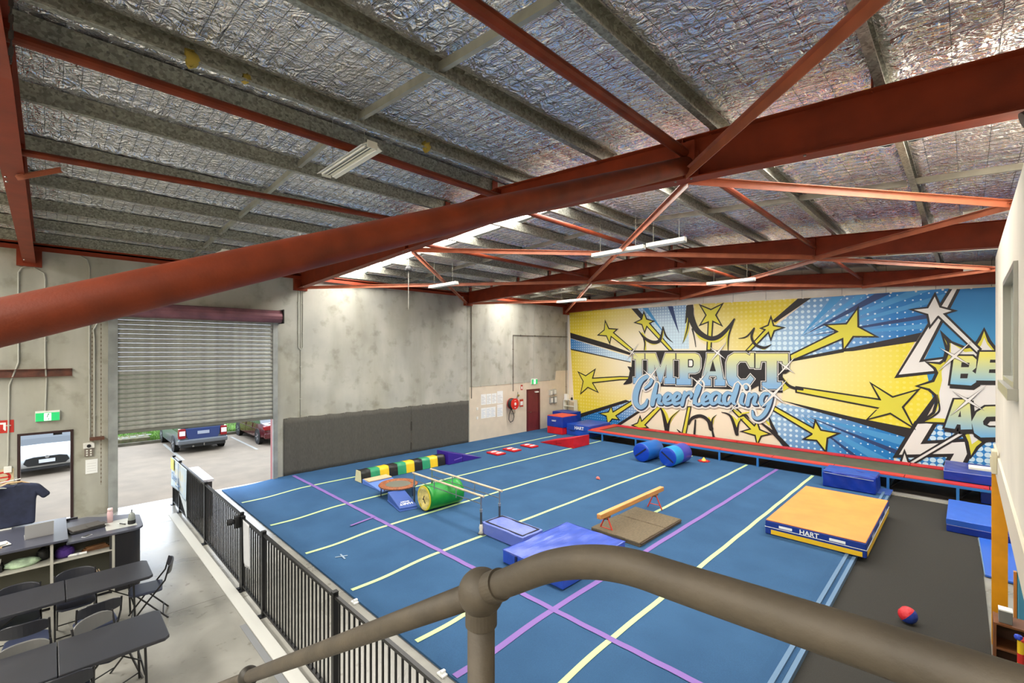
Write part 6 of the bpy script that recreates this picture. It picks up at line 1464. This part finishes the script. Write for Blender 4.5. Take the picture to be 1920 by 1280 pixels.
t = T('pen_tray', 'black tray holding white pens on the left upper shelf', 'tray', (SX, -0.6, 0.722)); O('tray', MB().bb(-0.1, 0.1, -0.08, 0.1, 0, 0.09), BLKP, t, bevel=0.008)
for i in range(5): O('pen', MB().tube([(random.uniform(-.06, .06), -0.05 + i * 0.03, 0.06), (random.uniform(-.02, .1), -0.06 + i * 0.035, 0.17)], 0.008, 6), WHT, t)
t = T('timber_offcut', 'wooden slats stacked on the right upper shelf', 'wood', (SX, 0.53, 0.722))
for i in range(3): O('slat', MB().box((0.02 * i, 0.0, 0.014 + i * 0.028), (0.08, 0.34 - i * 0.05, 0.024), rz=0.12 * i), M('old_wood', (120, 82, 50), 0.6, var=0.15), t)
t = T('stick_bundle', 'pale wooden sticks leaning out of the right bottom shelf', 'wood', (SX, 0.63, 0.26))
t.location = (SX + 0.03, 0.66, 0.072)
for i in range(3): O('stick', MB().tube([(0.0, -0.02 + i * .02, 0.0), (0.06, -0.16 + i * .03, 0.34)], 0.008, 6), M('pale_wood', (200, 180, 152)), t)
t = T('white_tube', 'white rolled sheet lying on the right upper shelf', 'roll', (SX + 0.1, 0.28, 0.722 + 0.02)); O('roll', MB().tube([(0, -0.08, 0), (0.02, 0.14, 0)], 0.02, 10), PAPER, t); O('band', MB().tube([(0.009, 0.02, 0), (0.011, 0.05, 0)], 0.0215, 10), M('grey_paper', (190, 192, 196)), t)

# ------------------------------------------------------------------ car park outside
ex = S('ground_outside', (0, 0, 0))
ASP = M('asphalt', (116, 103, 87), 0.9, var=0.05, vscale=1.5, bump=0.3, bscale=120)
O('asphalt', MB().bb(-25.3, WX - 0.22, -20, 30, -0.25, -0.06), ASP, ex)
O('kerb', MB().bb(-25.45, -25.3, -20, 30, -0.25, 0.06), M('kerb_concrete', (84, 78, 64), 0.9, var=0.15), ex)
GRS = M('grass', (62, 90, 22), 0.95, var=0.25, vscale=4, bump=0.8, bscale=60)
def bank():
    vs = []; fs = []; nx, ny = 30, 80
    for i in range(nx + 1):
        for j in range(ny + 1):
            x = -25.45 - i * 0.6; y = -20 + j * 50 / ny
            vs.append((x, y, 0.03 + 0.13 * i * 0.6 + 0.06 * math.sin(y * 1.3) * math.sin(i * 0.9)))
    for i in range(nx):
        for j in range(ny): a = i * (ny + 1) + j; fs.append((a, a + 1, a + ny + 2, a + ny + 1))
    return MB().add(vs, fs)
O('grass_bank', bank(), GRS, ex, smooth=True)
# grass blades along the visible part of the bank
gb = MB(); rs = random.Random(5)
for i in range(9000):
    x = -25.5 - rs.random() ** 1.5 * 4.5; y = rs.uniform(2.0, 9.0); z = 0.03 + 0.13 * (-25.45 - x); h_ = rs.uniform(0.05, 0.16); a = rs.uniform(0, 6.28); w_ = 0.012
    gb.add([(x - w_ * math.cos(a), y - w_ * math.sin(a), z), (x + w_ * math.cos(a), y + w_ * math.sin(a), z), (x + rs.uniform(-.05, .05), y + rs.uniform(-.05, .05), z + h_)], [(0, 1, 2)])
o = O('grass_blades', gb, M('grass_blade', (76, 112, 26), 0.9), ex, recalc=False); o['kind'] = 'stuff'
dirt = O('bare_earth', MB().bb(-27.0, -25.5, 0.5, 3.1, 0.04, 0.20), M('bare_earth', (84, 78, 54), 0.95, var=0.2, vscale=6, bump=0.5), ex)
LW = M('parking_paint', (140, 138, 130), 0.8)
for yy, x0, x1 in ((3.48, -24.75, -20.6), (6.0, -24.6, -20.7), (8.6, -24.6, -20.6), (0.95, -24.6, -22.8)):
    O('parking_line', MB().bb(x0, x1, yy - 0.05, yy + 0.05, -0.06, -0.056), LW, ex)
t = T('litter', 'white plastic litter lying at the edge of the grass', 'litter', (-25.75, 2.6, 0.12))
rs = random.Random(9)
for i in range(6):
    O('scrap', MB().box((rs.uniform(-.2, .2), -0.9 + i * 0.28, 0.13 + rs.uniform(0, .05)), (0.07, 0.2, 0.03), rz=rs.uniform(-0.6, 0.6)), M('litter_white', (150, 150, 146), 0.8), t, bevel=0.015)

def car(name, label, loc, rz, Lc, Wc, Hc, paint, paint2=None, kind='wagon', pink=0):
    """built facing local +x, centre at 0"""
    t = T(name, label, 'car', loc, rz); h = Lc / 2; w_ = Wc / 2
    if kind == 'wagon': st = [(-h, .35, .62, .92, .0, .78), (-h + .06, .28, .80, .95, .95, .84), (-h + .35, .24, .86, .97, 1.0, .9), (-h + .9, .22, .88, 1.0, 1.0, .92), (-h + 1.9, .2, .88, 1.0, 1.0, .93), (-h + 2.7, .2, .88, 1.0, .98, .93), (-h + 3.3, .2, .86, 1.0, .35, .92), (-h + 3.6, .2, .84, .99, .05, .9), (h - .35, .22, .74, .96, 0, .85), (h - .05, .26, .62, .86, 0, .75), (h, .34, .5, .7, 0, .6)]
    elif kind == 'sedan': st = [(-h, .34, .62, .82, 0, .7), (-h + .08, .28, .86, .94, 0, .8), (-h + .45, .24, .92, .98, .02, .86), (-h + .9, .22, .90, 1.0, .45, .9), (-h + 1.5, .2, .88, 1.0, .92, .92), (-h + 2.2, .2, .87, 1.0, 1.0, .93), (-h + 2.8, .2, .86, 1.0, .9, .93), (-h + 3.4, .2, .84, 1.0, .1, .92), (h - .5, .22, .74, .97, 0, .86), (h - .08, .26, .6, .85, 0, .75), (h, .34, .5, .66, 0, .6)]
    else: st = [(-h, .35, .70, .85, .0, .8), (-h + .1, .26, .9, .95, .75, .86), (-h + .5, .22, .9, .98, .98, .9), (-h + 1.4, .2, .9, 1.0, 1.0, .92), (-h + 2.1, .2, .9, 1.0, .95, .92), (-h + 2.75, .2, .9, 1.0, .3, .92), (h - .85, .2, .88, .99, .03, .9), (h - .4, .22, .80, .97, 0, .88), (h - .1, .25, .68, .88, 0, .8), (h, .33, .52, .68, 0, .62)]
    P_ = []; 
    for (x, zb, zbelt, wf, gh, wl_) in st:
        roof = zbelt + gh * (Hc - zbelt); ww = w_ * wf; rw = ww * (1 - .26 * min(gh, 1)) if gh > 0.01 else ww * .82
        ring = [(x, ww * .86, zb), (x, ww, zb + .1), (x, ww, (zb + zbelt) / 2 + .04), (x, ww * .96, zbelt - .03)]
        ring += [(x, (ww * .93 + rw) / 2 + .01, (zbelt + roof) / 2), (x, rw, roof - .04 * max(gh, .3)), (x, rw * .82, roof), (x, 0, roof + .015)]
        full = [(a, -b, c) for a, b, c in ring] + ring[-2::-1]
        P_.append(full)
    R = len(P_[0]); vs = [p for r in P_ for p in r]; bf_, gf = [], []
    for i in range(len(P_) - 1):
        g0, g1 = st[i][4], st[i + 1][4]
        for k in range(R - 1):
            q = (i * R + k, i * R + k + 1, (i + 1) * R + k + 1, (i + 1) * R + k)
            side = k in (3, 4, R - 5, R - 6); topf = k in (5, 6, 7, R - 8)
            if side and min(g0, g1) > .3: gf.append(q)
            elif (abs(g0 - g1) > .22) and 4 <= k <= R - 6 and not (i == 0 and kind == 'sedan'): gf.append(q)
            elif abs(g0 - g1) > .22 and side: gf.append(q)
            else: bf_.append(q)
    bf_ += [tuple(range(R)), tuple((len(P_) - 1) * R + k for k in range(R))]
    bf_ += [(i * R, i * R + R - 1, (i + 1) * R + R - 1, (i + 1) * R) for i in range(len(P_) - 1)]
    o = O('body', MB().add(vs, bf_), paint, t); shade_auto(o, 0.7)
    if gf: O('windows', MB().add(vs, gf), GLASS, t)
    TY = M('tyre', (26, 26, 26), 0.8); HB = M('alloy', (176, 178, 182), 0.3, 0.8)
    for wx in (-h + .82, h - .85):
        for s_ in (-1, 1):
            wh = O('wheel', MB().lathe([(0.17, -0.1), (0.29, -0.1), (0.31, -0.07), (0.31, 0.07), (0.29, 0.1), (0.17, 0.1)], (wx, s_ * (w_ - 0.09), 0.31), 24, 'Y'), TY, t, smooth=False)
            hb = MB().lathe([(0.17, 0.0), (0.19, 0.0), (0.19, 0.095 * s_), (0.17, 0.1 * s_)], (wx, s_ * (w_ - 0.09), 0.31), 20, 'Y')
            for k in range(5):
                a = k * 2 * PI / 5; hb.bar((wx, s_ * (w_ + .0), 0.31), (wx + .18 * math.cos(a), s_ * (w_ + .0), 0.31 + .18 * math.sin(a)), .035, .045)
            O('hub', hb, HB, wh)
            O('wheel_arch', MB().lathe([(0.30, 0), (0.35, 0), (0.35, 0.02 * s_), (0.30, 0.02 * s_)], (wx, s_ * (w_ - 0.012), 0.32), 20, 'Y'), BLKP, t)
    if kind == 'wagon':
        O('tailgate', MB().prism([(-.56, .70), (-.50, .55), (.50, .55), (.56, .70), (.60, .98), (-.60, .98)], -h - .03, -h + .1, 'X'), paint2 or paint, t, bevel=.015)
        O('lower_bumper', MB().bb(-h - .10, -h + .35, -w_ + .03, w_ - .03, .36, .56), paint, t, bevel=.05)
        O('black_valance', MB().bb(-h - .05, -h + .3, -w_ + .1, w_ - .1, .24, .37), BLKP, t, bevel=.02)
        O('number_plate', MB().bb(-h - .045, -h - .03, -.2, .2, .74, .86), M('plate_grey', (150, 156, 170)), t)
        for s_ in (-1, 1):
            l = O('tail_light', MB().bb(-h - .05, -h + .16, s_ * (w_ - .28), s_ * (w_ - .05), .60, .98), M('tail_red', (130, 12, 20), .2), t, bevel=.02)
            O('indicator', MB().bb(-h - .056, -h, s_ * (w_ - .26), s_ * (w_ - .07), .72, .90), M('lamp_clear', (226, 216, 220), .15), l)
        O('tow_ball', MB().tube([(-h + .1, 0, .30), (-h - .16, 0, .30), (-h - .16, 0, .38)], .022, 8), STEEL, t)
        O('exhaust', MB().tube([(-h + .2, .35, .28), (-h - .08, .35, .28)], .035, 10), STEEL, t)
    elif kind == 'sedan':
        for s_ in (-1, 1): O('tail_light', MB().bb(-h - .01, -h + .26, s_ * (w_ - .36), s_ * (w_ - .05), .66, .84), M('tail_red', (130, 12, 20), .2), t, bevel=.03)
        O('lower_bumper', MB().bb(-h - .05, -h + .3, -w_ + .06, w_ - .06, .3, .55), paint, t, bevel=.05)
        O('number_plate', MB().bb(-h - .06, -h - .05, -.2, .2, .42, .53), M('plate_grey', (150, 156, 170)), t)
        O('boot_lip', MB().bb(-h + .0, -h + .12, -w_ + .2, w_ - .2, .93, .96), paint, t, bevel=.01)
        O('door_line', MB().bb(-h + 1.55, -h + 1.56, w_ - .02, w_ + .003, .3, .9).bb(-h + 2.5, -h + 2.51, w_ - .02, w_ + .003, .3, .9).bb(-h + .9, h - 1.2, w_ - .01, w_ + .004, .64, .655), M('maroon_dark', (60, 12, 20)), t)
        O('exhaust', MB().tube([(-h + .2, -.45, .28), (-h - .06, -.45, .28)], .03, 10), STEEL, t)
    else:
        g_ = MB().prism([(-.54, .44), (-.44, .34), (.44, .34), (.54, .44), (.48, .58), (.3, .62), (-.3, .62), (-.48, .58)], h - .04, h + .02, 'X')
        O('grille', g_, M('grille_black', (28, 30, 32), .4), t, bevel=.01)
        O('number_plate', MB().bb(h + .02, h + .035, -.19, .19, .42, .53), M('plate_white', (205, 208, 214)), t)
        O('emblem', MB().lathe([(0, 0), (.05, 0), (.05, .012), (0, .015)], (h + .02, 0, .60), 14, 'X'), HB, t)
        for s_ in (-1, 1):
            l = O('headlight', MB().prism([(s_ * .56, .66), (s_ * .80, .70), (s_ * .80, .84), (s_ * .68, .80)], h - .32, h - .10, 'X'), M('lamp_clear', (226, 216, 220)), t, bevel=.02)
            O('fog_light', MB().prism([(s_ * .62, .36), (s_ * .80, .40), (s_ * .80, .52), (s_ * .70, .48)], h - .12, h - .02, 'X'), BLKP, t)
        O('front_lip', MB().bb(h - .3, h - .0, -w_ + .1, w_ - .1, .18, .26), BLKP, t, bevel=.02)
        O('wiper', MB().bar((h - 1.05, -.5, .95), (h - 1.1, .1, .97), .02, .015), BLKP, t)
    return t
GZ = -0.06
SILV = M('silver_paint', (96, 100, 106), .3, .3, coat=.5); BLUEPT = M('blue_car_paint', (30, 50, 100), .3, .1, coat=.5); WINE = M('wine_paint', (74, 8, 20), .25, .1, coat=.6); WCP = M('white_paint', (176, 178, 180), .25, coat=.4)
car('estate_car', 'silver and blue estate car parked tail-first behind the half-open shutter', (-24.0, 4.34, GZ), PI, 4.4, 1.74, 1.5, SILV, BLUEPT, 'wagon')
car('saloon_car', 'dark red saloon parked at the right side of the shutter opening', (-23.4, 7.25, GZ), PI, 4.6, 1.8, 1.42, WINE, None, 'sedan')
car('hatchback_car', 'white hatchback seen nose-on through the side doorway', (-23.25, -0.3, GZ), 0.12, 3.8, 1.72, 1.5, WCP, None, 'hatch')

# ------------------------------------------------------------------ foreground handrail and landing
PG = M('weathered_galvanised', (72, 64, 52), 0.65, 0.1, var=0.09, vscale=14, bump=0.08, bscale=90)
t = T('handrail', 'thick weathered steel pipe handrail with a ball joint in the foreground', 'handrail', (-0.56, 0.5, 2.62))
B0 = Vector((-0.56, 0.5, 2.62)); ball = Vector((-0.568, 0.5, 3.603))
def rel(*p): return [Vector(q) - B0 for q in p]
lo = [tuple(ball)] + [(-0.568 - k, 0.5, 3.603 - k * 0.612) for k in (0.3, 0.6, 0.9, 1.24)]
o = O('lower_rail', MB().tube(rel(*lo), 0.0212, 28), PG, t, smooth=True)
O('lower_joint', MB().lathe([(0.034 * math.sin(a), -0.034 * math.cos(a)) for a in [k * PI / 14 for k in range(15)]], tuple(Vector((-1.825, 0.5, 2.835)) - B0), 28), M('dark_joint_steel', (46, 42, 36), 0.5, 0.3), t, smooth=True)
O('lower_rail', MB().tube(rel((-1.82, 0.5, 2.835), (-3.1, 0.5, 2.05)), 0.0212, 20), PG, t, smooth=True)
O('post', MB().tube(rel((-1.825, 0.5, 2.82), (-1.825, 0.5, 1.9)), 0.0225, 24), PG, t, smooth=True)
up = [(-0.568, 0.5, 3.603), (-0.50, 0.5, 3.645), (-0.44, 0.5, 3.683), (-0.40, 0.5, 3.704), (-0.36, 0.5, 3.720), (-0.32, 0.5, 3.731), (-0.28, 0.5, 3.737), (-0.22, 0.5, 3.739), (0.0, 0.5, 3.747), (0.26, 0.5, 3.753)]
up = smooth([tuple(u) for u in up], 4)
O('upper_rail', MB().tube(rel(*up), 0.0212, 32), PG, t, smooth=True)
O('ball_joint', MB().lathe([(0.0315 * 1.2 * math.sin(a), -0.0315 * 1.2 * math.cos(a)) for a in [k * PI / 18 for k in range(19)]], tuple(ball - B0), 36), PG, t, smooth=True)
O('joint_collar', MB().tube(rel((-0.568, 0.5, 3.55), (-0.568, 0.5, 3.59)), 0.0262, 28), PG, t, smooth=False)
o = O('joint_collar', MB().tube(rel((-0.548, 0.5, 3.616), (-0.522, 0.5, 3.632)), 0.0245, 28), PG, t)
O('post', MB().tube(rel((-0.568, 0.5, 3.59), (-0.568, 0.5, 2.632)), 0.0225, 32), PG, t, smooth=True)
O('base_flange', MB().lathe([(0, 0), (0.05, 0), (0.05, 0.012), (0.0225, 0.012)], tuple(Vector((-0.568, 0.5, 2.62)) - B0), 20), PG, t)
lp = T('stair_landing', 'steel stair landing under the viewpoint carrying the handrail post', 'landing', (-0.1, -0.1, 2.38))
O('deck', MB().bb(-0.55, 3.0, -1.0, 0.66, 0.16, 0.24), M('deck_steel', (96, 96, 92), 0.6, 0.4), lp)
O('edge_beam', MB().bb(-0.55, 3.0, 0.58, 0.66, 0.0, 0.16), RED, lp)
